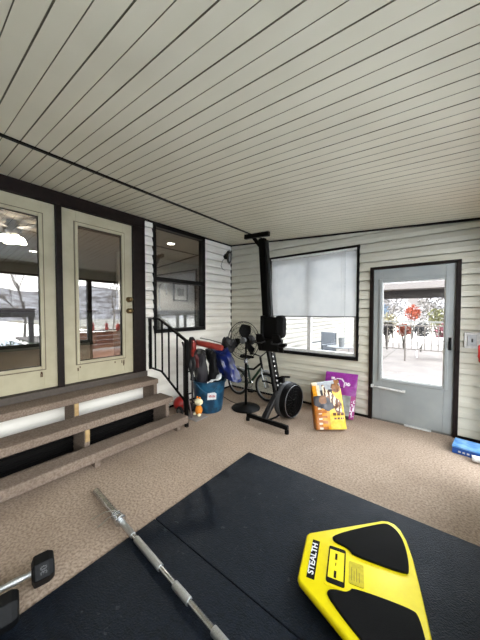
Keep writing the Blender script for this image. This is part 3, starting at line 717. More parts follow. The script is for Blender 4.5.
# ------------------------------------------------------------------ small bicycle behind the fan
def bike():
    t = thing('child_bicycle', 'small black and green bicycle parked behind the fan by the back wall', 'bicycle', (-2.58, 3.6, 0))
    G = mat('dark_green_frame', '0d2e1c', .35); y = 3.62; R = .215
    ws = []
    for x in (-2.90, -2.29):
        c = Vector((x, y, R+.022)); ax = Vector((.06,1,0))
        w_ = MB().torus(c, R, .022, ax, 36, 8).build('wheel', mat('tyre', '0f0f10', .8), t, smooth=True)
        MB().torus(c, R-.026, .010, ax, 36, 6).build('rim', mat('rim_alloy', 'b4b6b8', .3, metal=.8), w_, smooth=True)
        b = MB()
        for k in range(14):
            q = 2*PI*k/14; b.tube([c, c+Vector((math.cos(q)*(R-.03),0,math.sin(q)*(R-.03)))], .0018, 4)
        b.build('spokes', CHROME, w_)
        MB().lathe([(.001,-.04),(.02,-.04),(.015,0),(.02,.04),(.001,.04)], c, ax, 12).build('hub', CHROME, w_, smooth=True)
        ws.append(c)
    bb = Vector((-2.62,y,.26)); head = Vector((-2.40,y,.62)); seat = Vector((-2.68,y,.56))
    MB().tube([bb, seat], .017, 10).build('seat_tube', G, t, smooth=True)
    MB().tube([head+Vector((0,0,-.08)), bb], .022, 10).build('down_tube', G, t, smooth=True)
    MB().tube([head, Vector((-2.55,y,.50)), seat+Vector((0,0,-.07))], .019, 10).build('top_tube', BLACK, t, smooth=True)
    for s in (-1,1):
        MB().tube([bb+Vector((0,s*.02,0)), ws[0]+Vector((0,s*.045,0)), seat+Vector((0,s*.015,-.05))], .010, 8).build('rear_stay', G, t, smooth=True)
        MB().tube([head+Vector((.01,0,-.06)), head+Vector((.03,s*.04,-.14)), ws[1]+Vector((0,s*.045,0))], .012, 8).build('fork', mat('fork_grey', '8b8f8e', .35, metal=.5), t, smooth=True)
    MB().tube([head+Vector((.02,0,-.10)), head+Vector((-.02,0,.10))], .02, 10).build('head_tube', BLACK, t, smooth=True)
    MB().tube([(-2.45,y-.25,.80),(-2.40,y-.20,.80),(-2.41,y,.73),(-2.40,y+.20,.80),(-2.45,y+.25,.80)], .011, 8).build('handlebar', BLACK, t, smooth=True)
    MB().tube([seat, seat+Vector((-.02,0,.12))], .012, 8).build('seat_post', CHROME, t, smooth=True)
    b = MB(); b.rings([[Vector((-2.70+dx, y+wd*math.cos(q), .70+hh*math.sin(q))) for q in [2*PI*k/12 for k in range(12)]] for dx, wd, hh in ((-.12,.04,.02),(-.10,.075,.035),(-.03,.07,.035),(.05,.03,.025),(.13,.02,.02),(.15,.008,.01))]); b.build('saddle', BLACKP, t, smooth=True)
    MB().torus(bb+Vector((0,-.05,0)), .075, .008, (0,1,0), 28, 6).build('chainring', CHROME, t, smooth=True)
    MB().tube([bb+Vector((0,-.06,0)), bb+Vector((.10,-.07,-.10))], .009, 6).build('crank', CHROME, t)
    MB().box((-2.57,y-.15,.145),(-2.48,y-.07,.17)).build('pedal', BLACKP, t)
    b = MB(); pts = [ws[0]+Vector((math.cos(q)*.262, 0, math.sin(q)*.262)) for q in [PI*(.15+.75*k/10) for k in range(11)]]; b.tube(pts, [.02]*11, 8); b.build('mudguard', mat('silver_mudguard', 'cfd2d4', .25, metal=.6), t, smooth=True)
    b = MB(); pts = [ws[1]+Vector((math.cos(q)*.262, 0, math.sin(q)*.262)) for q in [PI*(-.02+.6*k/10) for k in range(11)]]; b.tube(pts, [.02]*11, 8); b.build('mudguard', MATS['silver_mudguard'], t, smooth=True)
bike()

# ------------------------------------------------------------------ blue tub and what is stuffed in it
TC = Vector((-2.80, 2.80, 0))
t = thing('plastic_tub', 'round blue plastic tub full of folded bags beside the handrail', 'tub', TC)
TEAL = mat('scuffed_blue_plastic', '0b3048', .45, c2='17506e', scale=9, detail=8, lo=.45, hi=.62)
MB().lathe([(.001,0),(.19,0),(.198,.02),(.245,.43),(.262,.435),(.264,.465),(.25,.468),(.236,.44),(.19,.03),(.001,.025)], TC, (0,0,1), 40, cap=False).build('tub_body', TEAL, t, smooth=True)
dr = Vector((.66,-.75,0)).normalized(); sd = Vector((dr.y,-dr.x,0))*-1
q = Matrix(((sd.x,0,dr.x,TC.x+dr.x*.225),(sd.y,0,dr.y,TC.y+dr.y*.225),(0,1,0,.27),(0,0,0,1)))
MB().prism([(-.01,-.055),(.115,-.045),(.12,.03),(.09,.05),(-.005,.04)], -.012, .012, q).build('label_sticker', mat('sticker_white', 'dfe2e4', .5), t)
b = MB()
for k in range(5): b.box((.012+k*.019,-.018,.012),(.024+k*.019,.012+.006*(k%2),.0135), q)
b.build('sticker_print', mat('sticker_red', 'b03a44', .5), t)
hp = [TC+dr*.262+sd*x+Vector((0,0,.455-.13*math.cos(x/.16*PI/2))) + dr*(-.012*abs(x)/.16) for x in [-.16+.04*k for k in range(9)]]
MB().tube(hp, .006, 6).build('rope_handle', mat('blue_handle', '1c4f6c', .5), t, smooth=True)

def lump(name, pts, rads, m, label, cat, group=None, sq=.8, wr=.03, seed=0):
    """soft stuffed fabric shape: tube with wrinkled surface"""
    b = MB(); P = [Vector(p) for p in pts]; n = len(P); seg = 20; rings = []
    K = (n-1)*6+1
    for i in range(K):
        f = i/6; j = min(int(f), n-2); u_ = f-j; p = P[j].lerp(P[j+1], u_); r = rads[j]*(1-u_)+rads[j+1]*u_
        d = (P[j+1]-P[j]).normalized(); a = Vector((1,0,0)) if abs(d.x) < .8 else Vector((0,1,0)); a = (a-d*a.dot(d)).normalized(); c_ = d.cross(a)
        ring = []
        for k in range(seg):
            q = 2*PI*k/seg; e = a*math.cos(q)+c_*math.sin(q)*sq
            x = p+e*r; ring.append(x+e*wr*noise.noise(Vector((x.x*14+seed, x.y*14, x.z*6)))*2.4)
        rings.append(ring)
    b.rings(rings); o = b.build(name, m, smooth=True)
    return tag(o, label, cat, group) if label else o
NY = mat('black_nylon', '08080a', .6, c2='141418', scale=20, bump=.3, bscale=30)
NYP = mat('plum_nylon', '150f1b', .6, c2='0a080d', scale=14, bump=.3, bscale=30)
NYB = mat('navy_nylon', '0c0e1c', .6, c2='080a14', scale=14, bump=.3, bscale=30)
BLUE = mat('blue_tarp', '0b2066', .35, c2='050f30', scale=10, bump=.4, bscale=18)
lump('chair_bag', [(-2.93,2.80,.06),(-2.96,2.79,.45),(-3.00,2.78,.86),(-3.00,2.78,.90)], [.07,.085,.10,.04], NYB, 'navy folded camp chair bag standing at the left side of the blue tub', 'bag', 'folded camp chair bags', seed=1)
lump('chair_bag', [(-2.80,2.70,.06),(-2.83,2.68,.45),(-2.86,2.66,.86),(-2.86,2.66,.91)], [.065,.085,.105,.04], NYP, 'plum-grey folded camp chair bag at the front of the blue tub', 'bag', 'folded camp chair bags', seed=5)
lump('chair_bag', [(-2.70,2.83,.06),(-2.69,2.82,.45),(-2.70,2.80,.86),(-2.70,2.80,.92)], [.07,.085,.095,.04], NY, 'black folded camp chair bag in the middle of the blue tub', 'bag', 'folded camp chair bags', seed=9)
lump('chair_bag', [(-2.86,2.90,.06),(-2.87,2.92,.5),(-2.88,2.94,.88),(-2.88,2.94,.90)], [.05,.06,.08,.04], NY, 'black folded camp chair bag hidden furthest back in the blue tub', 'bag', 'folded camp chair bags', seed=13)
# blue tarp spilling over the rim
b = MB(); rings = []
for i in range(15):
    f = i/14
    c = Vector((-2.60, 2.80, .88)).lerp(Vector((-2.42, 2.90, .52)), f) ; c.z = .92-.40*f+.05*math.sin(f*6)
    rx = .13+.05*f; ring = []
    for k in range(22):
        q_ = 2*PI*k/22; x = c+Vector((math.cos(q_)*rx, math.sin(q_)*.09, .03*math.sin(q_*2)))
        ring.append(x+Vector((math.cos(q_),math.sin(q_),.4))*.055*noise.noise(Vector((x.x*12,x.y*12,x.z*9+3))))
    rings.append(ring)
b.rings(rings); tag(b.build('blue_tarp', BLUE, smooth=True), 'crumpled bright blue tarp hanging over the right rim of the tub', 'tarp')
tag(lump('carry_sack', [(-2.66,2.95,.72),(-2.60,2.95,.93),(-2.50,2.96,1.03),(-2.46,2.96,1.05)], [.05,.085,.09,.04], NY, None, None, seed=21), 'small black sack sticking up behind the red roll in the tub', 'sack')
t = thing('red_roll', 'faded red rolled umbrella lying across the top of the tub bags', 'umbrella', (-2.8, 2.62, .97))
MB().lathe([(.001,0),(.038,.004),(.043,.02),(.043,.42),(.036,.44),(.001,.44)], (-2.86,2.60,1.03), (.96,.22,-.14), 18).build('canopy', mat('faded_red_nylon', '8f2f22', .6, c2='74231a', scale=10), t, smooth=True)
MB().tube([(-2.82,2.64,1.09),(-2.66,2.68,1.07),(-2.48,2.73,1.03)], .008, 6).build('shaft', mat('grey_shaft', '6b6f6a', .4), t)
lump('white_bag', [(-2.64,2.60,.475),(-2.60,2.64,.49),(-2.57,2.71,.51),(-2.55,2.80,.58)], [.012,.022,.02,.006], mat('white_plastic_bag', 'dfe3e4', .4), 'crumpled white plastic bag tucked at the rim of the blue tub', 'bag', sq=.4)

# ------------------------------------------------------------------ hand truck, backpack, toy, ball
t = thing('hand_truck', 'brown-black hand truck standing upright at the foot of the handrail', 'hand truck', (-2.77, 2.42, 0))
HT = mat('worn_brown_steel', '2a1f1d', .5, c2='171110', scale=14)
for y in (2.34, 2.49):
    MB().tube([(-2.78,y,.06),(-2.78,y,.98),(-2.81,y,1.05)], .014, 10).build('upright', HT, t, smooth=True)
MB().tube([(-2.63,2.35,.02),(-2.74,2.35,.40),(-2.77,2.35,.62)], .013, 8).build('brace', mat('mauve_steel', '4b3b39', .5), t, smooth=True)
for z in (.3, .62, .95):
    MB().tube([(-2.78,2.34,z),(-2.78,2.49,z)], .011, 8).build('cross_tube', HT, t, smooth=True)
MB().box((-2.78,2.31,.004), (-2.50,2.53,.014)).build('toe_plate', mat('scuffed_plate', '8d8884', .5), t, bevel=.002)
for y in (2.31, 2.52):
    w_ = MB().torus((-2.84,y,.07), .048, .020, (0,1,0), 24, 8).build('wheel', mat('tyre2', '0a0a0b', .8), t, smooth=True)
    MB().lathe([(.001,-.018),(.045,-.015),(.045,.015),(.001,.018)], (-2.84,y,.07), (0,1,0), 18).build('hub', mat('hub2', '5f5b58', .5), w_, smooth=True)
t = thing('backpack', 'red and black bag hanging at the top of the hand truck', 'bag', (-2.72, 2.42, .6))
def adopt(o):
    o.parent = t; o.matrix_parent_inverse = base_matrix(t).inverted()
adopt(lump('body', [(-2.70,2.42,.52),(-2.70,2.42,.78),(-2.70,2.42,1.0),(-2.71,2.42,1.12)], [.045,.065,.065,.03], NY, None, None, seed=30))
adopt(lump('front_pocket', [(-2.655,2.40,.86),(-2.645,2.40,.95),(-2.65,2.40,1.05),(-2.66,2.40,1.08)], [.03,.055,.045,.02], mat('bright_red_nylon', 'a8200f', .5, c2='5a100a', scale=14), None, None, seed=33))
adopt(lump('side_panel', [(-2.63,2.45,.70),(-2.62,2.45,.82),(-2.64,2.44,.90)], [.02,.04,.02], mat('dark_red_nylon', '4a0e12', .6), None, None, seed=36))

t = thing('plush_toy', 'orange and cream stuffed toy sitting on the hand truck plate', 'toy', (-2.615,2.425,.014))
OR = mat('orange_plush', 'e08a28', .9, c2='d07a1e', scale=60); CRP = mat('cream_plush', 'efe6c2', .9, c2='e4d9b0', scale=60)
MB().ball((-2.620,2.425,.085), .062, (.85,.85,1.15)).build('body', OR, t, smooth=True)
MB().ball((-2.610,2.415,.205), .058, (1.15,.95,.85)).build('head', CRP, t, smooth=True)
MB().ball((-2.560,2.385,.20), .028, (1.1,.9,.8)).build('muzzle', CRP, t, smooth=True)
for dx in (-.03, .02):
    MB().lathe([(.016,0),(.014,.02),(.001,.035)], (-2.620+dx,2.425,.245), (0,0,1), 10).build('ear', OR, t, smooth=True)
MB().ball((-2.650,2.365,.205), .011).build('eye', BLACKP, t, smooth=True)
for dx in (-.045, .04): MB().ball((-2.615+dx,2.390,.035), .024, (1,1.3,.8)).build('foot', CRP, t, smooth=True)
t.location.x -= .10; t.location.y += .09; t.location.z += .002
for nm in ('hand_truck', 'backpack'):
    o = bpy.data.objects[nm]; o.location.x -= .09; o.location.y += .04
tag(MB().ball((-3.10,2.50,.105), .105, seg=24).build('red_ball', mat('red_rubber', 'a3211c', .4), smooth=True), 'red ball on the floor behind the handrail', 'ball')

# ------------------------------------------------------------------ pet food bags
def food_bag(name, bl, br, tl, tr, depth, paint, mats, label, label_loc):
    """puffy gusseted bag; corners in world space, front faces get their print colour from paint(u, v)"""
    bl, br, tl, tr = map(Vector, (bl, br, tl, tr)); nu, nv = 36, 52
    nrm = ((br-bl).cross(tl-bl)).normalized(); b = MB()
    t = thing(name, label, 'bag', label_loc)
    def P(u, v, s):
        p = bl.lerp(br, u).lerp(tl.lerp(tr, u), v)
        fade = min(1, (1-v)*3.2)**.6
        puff = depth*.5*(fade)*(.62+.38*(math.sin(PI*u)**.6 if 0 < u < 1 else 0))
        wr = .008*noise.noise(Vector((u*5, v*7, 3 if s > 0 else 8)))
        return p - nrm*depth*.5*0 + nrm*s*(puff+.004) + nrm*wr*(1 if v < .97 else 0)
    F = [[b.bm.verts.new(P(i/nu, j/nv, 1)) for i in range(nu+1)] for j in range(nv+1)]
    K = [[b.bm.verts.new(P(i/nu, j/nv, -1)) for i in range(nu+1)] for j in range(nv+1)]
    for j in range(nv):
        for i in range(nu):
            b.mi = paint((i+.5)/nu, (j+.5)/nv); b._f([F[j][i],F[j][i+1],F[j+1][i+1],F[j+1][i]])
            b.mi = 0; b._f([K[j][i+1],K[j][i],K[j+1][i],K[j+1][i+1]])
    b.mi = 1
    for j in range(nv):
        b._f([F[j][0],F[j+1][0],K[j+1][0],K[j][0]]); b._f([F[j][nu],K[j][nu],K[j+1][nu],F[j+1][nu]])
    b.mi = 0
    for i in range(nu):
        b._f([F[0][i],K[0][i],K[0][i+1],F[0][i+1]]); b._f([F[nv][i],F[nv][i+1],K[nv][i+1],K[nv][i]])
    b.build('sack', mats, t, smooth=True)
    return t, P
ym = [mat('bag_orange', 'e09a1c', .35), mat('bag_dark_orange', 'b5691a', .35), mat('bag_yellow', 'e9c23c', .35), mat('bag_charcoal', '3c3a40', .35), mat('bag_grey', 'a9aeb4', .35), mat('bag_brown', '5a3420', .35), mat('bag_cream', 'e6d8bc', .35), mat('bag_tan', '8a5a30', .35)]
def paint_y(u, v):
    nz = noise.noise(Vector((u*7, v*9, 1)))*.06
    if v > .93: return 7 if u > .8 else (6 if u < .2 else 4)
    # tiger-striped cat shape, upper right to centre
    dx, dy = (u-.72+(.0), v-.74)
    if ((u-.82)/.17)**2+((v-.84)/.11)**2 < 1: return 5 if noise.noise(Vector((u*11,v*9,2))) > .1 else 7
    if abs((v-.62)+(u-.62)*.75+nz) < .12 and u > .32 and u < .92: return (5 if int((u*1.6-v*.5+3+nz)*9) % 2 else (6 if nz > -.01 else 7))
    if ((u-.30)/.13)**2+((v-.60)/.09)**2 < 1: return 7
    if v > .80 and u > .25: return 4
    if v > .70 and u < .25: return 0 if u < .13 else 6
    if ((u-.80)/.15)**2+((v-.45)/.15)**2 < 1: return 7 if noise.noise(Vector((u*14,v*16,7))) > -.1 else 5
    if v > .36+.30*abs(u-.45) and u < .66: return 3
    if u > .48:
        if .26 < v < .32 and u > .56 and int(u*36) % 5: return 5
        if .20 < v < .235 and .6 < u < .95 and int(u*40) % 4: return 5
        return 2
    if u < .22 and int(v*30) % 3 == 0 and u > .12: return 6
    return 0 if (int(v*18) % 2 and u > .22) or u > .40 else 1
food_bag('cat_food_bag', (-1.255,3.11,.01), (-.965,3.35,.01), (-1.385,3.27,.535), (-1.10,3.47,.585), .15, paint_y, ym, 'yellow and orange pet food bag with a striped cat picture', (-1.18,3.2,0))
pm = [mat('bag_purple', '8a2a8c', .35), mat('bag_magenta_edge', 'a03a80', .35), mat('bag_silver', '9aa09f', .35, c2='7d8382', scale=14), mat('bag_white', 'ece6f0', .35), mat('bag_dark', '23202a', .35)]
def paint_p(u, v):
    r = math.hypot((u-.45)/1.0, (v-.72)*1.3)
    if v > .5:
        if .17 < r < .20 and v > .68: return 3
        if ((u-.72)/.10)**2+((v-.75)/.045)**2 < 1 and noise.noise(Vector((u*30,v*30,0))) > -.15: return 3
        if ((u-.25)/.07)**2+((v-.86)/.03)**2 < 1: return 3
        if r < .17 and v > .66: return 4 if noise.noise(Vector((u*9,v*9,5))) > .0 else 0
        return 0
    if u > .86: return 1 if noise.noise(Vector((u*20,v*20,5))) < .15 else 3
    if v < .06 and u > .5: return 4
    return 2
food_bag('pet_food_bag', (-1.36,3.66,.01), (-.965,3.72,.01), (-1.37,3.80,.60), (-.945,3.86,.60), .12, paint_p, pm, 'purple and silver pet food bag leaning behind the yellow one', (-1.15,3.75,0))

# ------------------------------------------------------------------ boxes at the right edge, red bag
t = thing('blue_box', 'flat blue cardboard carton on the floor beside the grey door', 'box', (.22, 3.62, 0))
M = Matrix.Translation((.22,3.60,0)) @ Matrix.Rotation(math.radians(-8), 4, 'Z')
MB().box((-.13,-.12,0),(.17,.12,.075), M).build('carton', mat('carton_blue', '0f4494', .5, c2='1450a4', scale=8), t, bevel=.003)
b = MB(); b.box((-.132,-.124,.062),(.172,.122,.079), M); b.build('lid_stripe', mat('carton_pale', '7aa3c8', .5, c2='3f78b4', scale=14), t, bevel=.003)
b = MB()
for k in range(6): b.box((-.08+k*.034,-.1225,.02),(-.06+k*.034,-.120,.036), M)
b.build('carton_print', VINYL, t)
t = thing('white_bottle', 'white plastic bottle lying in front of the blue carton', 'bottle', (.30, 3.38, 0))
MB().lathe([(.001,0),(.028,.002),(.032,.02),(.032,.15),(.015,.17),(.001,.17)], (.225,3.40,.034), (1,.05,0), 18).build('bottle_body', VINYL, t, smooth=True)
MB().lathe([(.001,0),(.016,0),(.016,.02),(.001,.02)], (.393,3.408,.034), (1,.05,0), 14).build('cap', VINYL, t, smooth=True)
t = thing('red_hanging_bag', 'small red cloth bag hanging at the right edge of the photo', 'bag', (.33, 3.55, .95))
o = lump('pouch', [(.325,3.55,.96),(.325,3.55,1.02),(.33,3.55,1.12),(.335,3.55,1.17)], [.03,.08,.07,.02], mat('soft_red', 'c62420', .8), None, None, sq=.5)
o.parent = t; o.matrix_parent_inverse = base_matrix(t).inverted()
MB().tube([(.335,3.55,1.16),(.37,3.58,1.30),(.40,3.60,1.34)], .004, 6).build('cord', BLACK, t)

# ------------------------------------------------------------------ wall lantern
def lantern():
    c = Vector((XL+.10, 3.77, 2.49)); t = thing('wall_lantern', 'small dark lantern fixed to the white siding near the corner', 'wall lamp', (XL+.01, 3.77, 2.5))
    IRON = mat('bronze_iron', '201a15', .45, metal=.4)
    MB().lathe([(.001,0),(.055,0),(.05,.012),(.001,.016)], (XL+.006,3.77,2.52), (1,0,0), 18).build('back_plate', IRON, t, smooth=True)
    MB().tube([(XL+.015,3.77,2.56),(XL+.07,3.77,2.62),(XL+.10,3.77,2.60)], .008, 8).build('arm', IRON, t, smooth=True)
    MB().lathe([(.001,.155),(.012,.14),(.008,.125),(.02,.11),(.06,.075),(.065,.07),(.001,.07)], c, (0,0,1), 6).build('roof', IRON, t)
    MB().lathe([(.03,-.07),(.055,.068)], c, (0,0,1), 6, cap=True).build('lamp_glass', mat('amber_glass', '3f392f', .15), t)
    b = MB()
    for k in range(6):
        q = 2*PI*k/6; b.tube([c+Vector((math.cos(q)*.032,math.sin(q)*.032,-.075)), c+Vector((math.cos(q)*.058,math.sin(q)*.058,.072))], .004, 5)
    b.build('glazing_bars', IRON, t)
    MB().lathe([(.001,-.13),(.01,-.12),(.012,-.10),(.034,-.085),(.036,-.07),(.001,-.068)], c, (0,0,1), 12).build('finial', IRON, t, smooth=True)
lantern()
t = thing('wall_cable', 'thin black cable hanging in a loop below the wall lantern', 'cable', (XL+.01, 3.70, 2.4))
MB().tube([(XL+.016,3.74,2.48),(XL+.03,3.66,2.42),(XL+.03,3.62,2.33),(XL+.03,3.66,2.27),(XL+.016,3.75,2.26)], .004, 6).build('wire', BLACKP, t)
# ------------------------------------------------------------------ outdoors
GC = mat('pale_patio_concrete', '665e59', .8, c2='57504b', scale=2, detail=6)
b = MB(); b.box((-9,YB+.12,-.2),(14,15,-.06)); b.build('ground_patio', GC, kind='structure')
for k in range(5):
    MB().box((-6+k*2.2,YB+.3,-.062),(-5.98+k*2.2,15,-.055)).build('trim_%d' % (20+k), mat('joint', '3a3531', .9), kind='structure')
MB().box((-60,15,-.9),(90,130,-.5)).build('ground_yard', mat('winter_grass', '6d6655', .9, c2='a39f98', scale=.6, detail=8), kind='structure')
MB().box((-9,-60,-.6),(160,YB+.12,-.35)).build('ground_snow', mat('snow_field', 'c3c8d0', .7, c2='aab1bc', scale=.3, detail=6), kind='structure')
# far hills as a ridged mesh on two sides
def hills(name, pts, h, m, seed):
    b = MB(); cols = []
    n = 60
    for i in range(n+1):
        f = i/n*(len(pts)-1); j = min(int(f), len(pts)-2); u = f-j
        p = Vector(pts[j]).lerp(Vector(pts[j+1]), u); out = Vector((p.x, p.y, 0)).normalized(); c = []
        for k in range(9):
            q = p+out*k*6; q.z = -.6+h*(k/8)**.7*(.75+.5*noise.noise(Vector((i*.13+seed, k*.2, 0))))+.5*noise.noise(Vector((i*.9, k*.9, seed)))
            c.append(b.bm.verts.new(q))
        cols.append(c)
    for i in range(n):
        for k in range(8): b._f([cols[i][k],cols[i+1][k],cols[i+1][k+1],cols[i][k+1]])
    b.build(name, m, smooth=True, kind='structure')
HM = mat('hill_scrub', '4a4441', .95, c2='8f8d90', scale=.25, detail=10, lo=.4, hi=.6)
hills('hills_back', [(-70,60,0),(-20,62,0),(20,60,0),(60,50,0)], 20, HM, 2)
hills('hills_right', [(60,58,0),(72,20,0),(75,-15,0),(60,-50,0)], 15, HM, 7)

# house wall carrying on past the back window
siding('wall_outer', mat('outer_siding', '8f8c84', .6), 'x', XL, 1, [(YB+.12, 15.0, -.06, 3.0)])

def patio_chair():
    x, y = -2.62, 6.9; t = thing('patio_chair', 'grey mesh patio chair standing outside the back window', 'chair', (x, y, -.06))
    MS = mat('grey_sling', '70757d', .7, c2='646971', scale=90)
    M = Matrix.Translation((x,y,0)) @ Matrix.Rotation(math.radians(-25), 4, 'Z')
    b = MB(); b.box((-.25,-.25,.40),(.25,.25,.425), M); b.build('seat', MS, t, bevel=.008)
    b = MB(); b.prism([(-.25,.42),(.25,.42),(.25,.92),(-.25,.92)], 0, .03, M @ Matrix.Translation((0,.24,0)) @ Matrix.Rotation(PI/2,4,'X')); b.build('backrest', MS, t, bevel=.008)
    for sx_ in (-.26,.26):
        for sy in (-.24,.24):
            MB().tube([M@Vector((sx_,sy,-.06)), M@Vector((sx_,sy,.62 if sy<0 else .92))], .014, 8).build('leg', mat('chair_tube', '4d5257', .4, metal=.4), t, smooth=True)
        MB().tube([M@Vector((sx_,-.26,.62)), M@Vector((sx_,.24,.64))], .018, 8).build('armrest', MATS['chair_tube'], t, smooth=True)
patio_chair()
t = thing('patio_side_table', 'small pale metal side table outside beside the grey patio chair', 'table', (-2.05, 6.6, -.06))
MB().lathe([(.001,0),(.30,0),(.31,.012),(.30,.025),(.001,.025)], (-2.05,6.6,.60), (0,0,1), 28).build('table_top', mat('pale_table', '6a6d6f', .5), t, smooth=True)
for k in range(3):
    q = 2*PI*k/3+.3; MB().tube([(-2.05+.2*math.cos(q),6.6+.2*math.sin(q),.60),(-2.05+.26*math.cos(q),6.6+.26*math.sin(q),-.06)], .012, 8).build('leg', MATS['pale_table'], t)
t = thing('cup', 'pale cup standing on the patio side table', 'cup', (-1.98, 6.5, .625))
MB().lathe([(.001,0),(.06,0),(.075,.22),(.07,.22),(.055,.01)], (-1.98,6.5,.625), (0,0,1), 18, cap=False).build('cup_body', MATS['pale_table'], t, smooth=True)

# patio railing beyond the grey door
t = thing('patio_railing', 'pale metal railing running across the patio beyond the grey door', 'railing', (-.7, 9.6, -.06))
RL = mat('pale_railing_paint', '5f5853', .5)
MB().beam((-2.0,9.6,1.05),(2.0,9.6,1.05),.05,.04).build('top_rail', RL, t); MB().beam((-2.0,9.6,.32),(2.0,9.6,.32),.03,.03).build('bottom_rail', RL, t)
for k in range(25): MB().tube([(-1.98+k*.165,9.6,.32 if k % 6 else -.06),(-1.98+k*.165,9.6,1.05)], .012 if k % 6 else .022, 8).build('baluster' if k % 6 else 'post', RL, t)
t = thing('patio_cover', 'dark timber beam and pale roof edge of the patio cover outside', 'canopy', (-.7, 9.9, -.06))
MB().box((-3.2,9.85,1.90),(6,9.97,2.16)).build('beam', mat('weathered_beam', '1e1a1b', .8, c2='2b2728', scale=8), t)
MB().box((-3.2,9.2,2.16),(6,9.9,2.34)).build('roof_edge', mat('roof_edge_grey', '6c6663', .7), t)
for x in (5.0,): MB().box((x,9.85,-.06),(x+.12,9.97,1.90)).build('post', MATS['weathered_beam'], t)

def leafy(name, c, r, h, m, label, cat, n=320, leaf=.05, group=None, seed=0, stem=None, zs=1):
    rnd = random.Random(seed); t = thing(name, label, cat, c, group); c = Vector(c); b = MB()
    for _ in range(n):
        v = Vector((rnd.gauss(0,1), rnd.gauss(0,1), rnd.gauss(0,1))).normalized()*(rnd.random()**.4)
        p = c+Vector((v.x*r, v.y*r, h+v.z*r*zs)); a = Vector((rnd.uniform(-1,1),rnd.uniform(-1,1),rnd.uniform(-1,1))).normalized(); s_ = a.cross(Vector((.3,.5,.8))).normalized()
        L = leaf*rnd.uniform(.6,1.3)
        q = [p-a*L, p+s_*L*.5, p+a*L, p-s_*L*.5]; b._f([b.bm.verts.new(x) for x in q])
    b.build('foliage', m, t)
    b = MB()
    for k in range(7):
        q = rnd.uniform(0,2*PI); b.tube([c+Vector((0,0,0)), c+Vector((math.cos(q)*r*.2,math.sin(q)*r*.2,h*.6)), c+Vector((math.cos(q)*r*.7,math.sin(q)*r*.7,h+r*.3*zs))], [.03,.02,.008], 5)
    b.build('stem', stem or mat('grey_twig', '3d3733', .9), t)
SH = [((-1.9,12.2), .29, .85, 'leaf_black', '1c181b', 'dark shrub beyond the railing'), ((-1.35,12.6), .27, .8, 'leaf_orange', '8e361c', 'orange-red shrub beyond the railing'),
      ((-.75,12.2), .3, .85, 'leaf_slate', '39393e', 'slate grey shrub beyond the railing, between the orange and pink ones'), ((-.05,12.6), .3, .8, 'leaf_pink', '8c4857', 'pink shrub beyond the railing'),
      ((.6,12.3), .3, .8, 'leaf_grey', '54524d', 'grey-brown shrub at the right end of the row beyond the railing'),
      ((-3.3,18.0), .6, 2.0, 'leaf_blue', '61778c', 'pale blue bush high beyond the railing at the left'), ((-1.5,17.5), .42, 1.95, 'leaf_red', '923d23', 'tall bright red-orange bush in the middle of the door view'),
      ((-.3,16.6), .5, 1.7, 'leaf_olive', '5d5d36', 'olive green bush on the right of the door view'), ((-2.4,15.6), .5, 1.4, 'leaf_cream', '8c8568', 'straw coloured bush at the lower left of the door view'),
      ((.95,16.0), .5, 2.0, 'leaf_yellow', '83793f', 'yellow-green bush at the right edge of the door view')]
for i, ((x,y), r, h, nm, cc, lb) in enumerate(SH):
    leafy('garden_shrub', (x,y,-.06 if y < 15 else -.5), r, h, mat(nm, cc, .8), lb, 'shrub', n=380, leaf=.06 if y < 15 else .08, seed=i+3)
def bare_tree(c, h, seed, label):
    rnd = random.Random(seed); t = thing('bare_tree', label, 'tree', c, 'bare winter trees beyond the patio'); b = MB()
    def br(p, d, L, r, n):
        q = p+d*L; b.tube([p, p.lerp(q,.5)+Vector((rnd.uniform(-1,1),rnd.uniform(-1,1),0))*L*.05, q], [r, r*.8, r*.6], 5)
        if n == 0: return
        for _ in range(3):
            nd = (d+Vector((rnd.uniform(-.8,.8),rnd.uniform(-.8,.8),rnd.uniform(-.2,.6)))).normalized(); br(p.lerp(q, rnd.uniform(.55,1)), nd, L*.68, r*.55, n-1)
    br(Vector(c), Vector((rnd.uniform(-.1,.1),0,1)).normalized(), h*.36, h*.012, 5)
    b.build('branches', mat('bare_bark', '4b4541', .9, c2='6b6560', scale=6), t)
for i, (x, y, h) in enumerate(((-10,24,7),(-6.6,30,8),(-3.2,23,7),(-1.2,31,8),(2.2,24,7))):
    bare_tree((x,y,-.5), h, 40+i, ['bare winter tree at the far left of the door view', 'bare tree left of centre beyond the patio', 'bare winter tree in the middle beyond the patio', 'bare tree right of centre beyond the patio', 'bare winter tree at the right of the door view'][i])
for i, (x, y, h, lb) in enumerate(((-6.2,20,2.0,'grey leafless thicket far left beyond the patio'),(-3.3,21,2.4,'grey leafless thicket behind the straw bush'),(-.4,20.5,2.2,'grey leafless thicket behind the olive bush'),(2.5,21,2.4,'grey leafless thicket at the right beyond the patio'))):
    leafy('twig_thicket', (x,y,-.5), 1.2, h, mat('pale_twigs', '45413f', .9, c2='7d7b7b', scale=2), lb, 'bush', n=700, leaf=.11, seed=90+i, zs=1.3)
# small white utility cart behind the railing
t = thing('utility_cart', 'low white cart with two white wheels just behind the patio railing', 'cart', (-.35, 10.7, -.06))
WH = mat('cart_white', 'e4e2df', .5)
MB().box((-.85,10.5,.42),(.1,10.9,.62)).build('tray', WH, t, bevel=.02)
for x in (-.80, .05):
    MB().torus((x,10.48,.40), .13, .05, (0,1,0), 20, 8).build('wheel', WH, t, smooth=True)
for x in (-.75, 0): MB().box((x-.02,10.55,-.06),(x+.02,10.6,.42)).build('leg', WH, t)

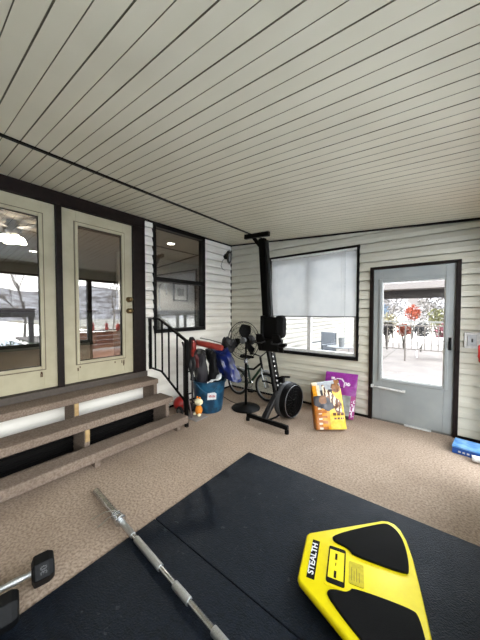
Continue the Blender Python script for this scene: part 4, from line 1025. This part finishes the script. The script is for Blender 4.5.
# outside the right-hand windows: deck, rail, lanterns, beam, tree (seen reflected in the glass doors)
DK = mat('brown_deck_board', '7a4c34', .8, c2='63402d', scale=4, stretch=(1,8,1))
b = MB()
for k in range(20): b.box((XR+.1,2.7+k*.1475,-.06),(4.0,2.7+k*.1475+.135,-.03))
b.box((XR+.1,2.7,-.3),(4.0,5.6,-.07)); b.build('ground_deck', DK, kind='structure')
t = thing('deck_railing', 'brown timber deck railing outside, reflected in the right glass door', 'railing', (3.6, 4.2, -.03))
for z in (.20,.36,.52,.68): MB().box((3.55,2.7,z-.10),(3.59,5.6,z+.04)).build('rail_board', DK, t)
MB().box((3.52,2.7,.76),(3.66,5.6,.80)).build('rail_cap', DARKTRIM, t)
for y in (2.7,4.15,5.5): MB().box((3.6,y,-.05),(3.68,y+.08,.76)).build('rail_post', DK, t)
for i, (y, lb) in enumerate(((4.25,'red lantern standing alone on the deck rail outside'),(4.75,'red lantern on the deck rail, nearer the grey door end'))):
    t = thing('red_lantern', lb, 'lantern', (3.59, y, .80))
    MB().lathe([(.001,0),(.07,0),(.06,.03),(.05,.16),(.07,.18),(.02,.26),(.001,.27)], (3.59,y,.80), (0,0,1), 14).build('lantern_body', MATS['bright_red_nylon'], t, smooth=True)
    MB().torus((3.59,y,1.10), .035, .005, (0,1,0), 16, 5).build('ring', BLACK, t)
t = thing('yard_beam', 'dark horizontal timber frame standing in the snow outside the right windows', 'pergola', (7.5, 3.0, -.4))
MB().box((7.4,-2,1.25),(7.6,3.45,1.62)).build('beam', MATS['weathered_beam'], t)
for y in (-1.9, 3.25): MB().box((7.42,y,-.4),(7.58,y+.16,1.25)).build('post', MATS['weathered_beam'], t)
leafy('evergreen_shrub', (6.0, 2.6, -.4), .9, .35, mat('leaf_green', '3f522e', .8), 'low green shrub in the snow outside the right windows', 'shrub', n=500, leaf=.07, seed=77, zs=.5)
leafy('evergreen_shrub', (5.2, 3.9, -.4), .8, .55, MATS['leaf_green'], 'low green shrub beyond the deck railing outside', 'shrub', n=500, leaf=.07, seed=78, zs=.5)
bare_tree((14,4.5,-.4), 7, 61, 'bare tree standing in the snow outside the right windows')
bare_tree((22,14,-.4), 9, 62, 'larger bare tree far out in the snow field')
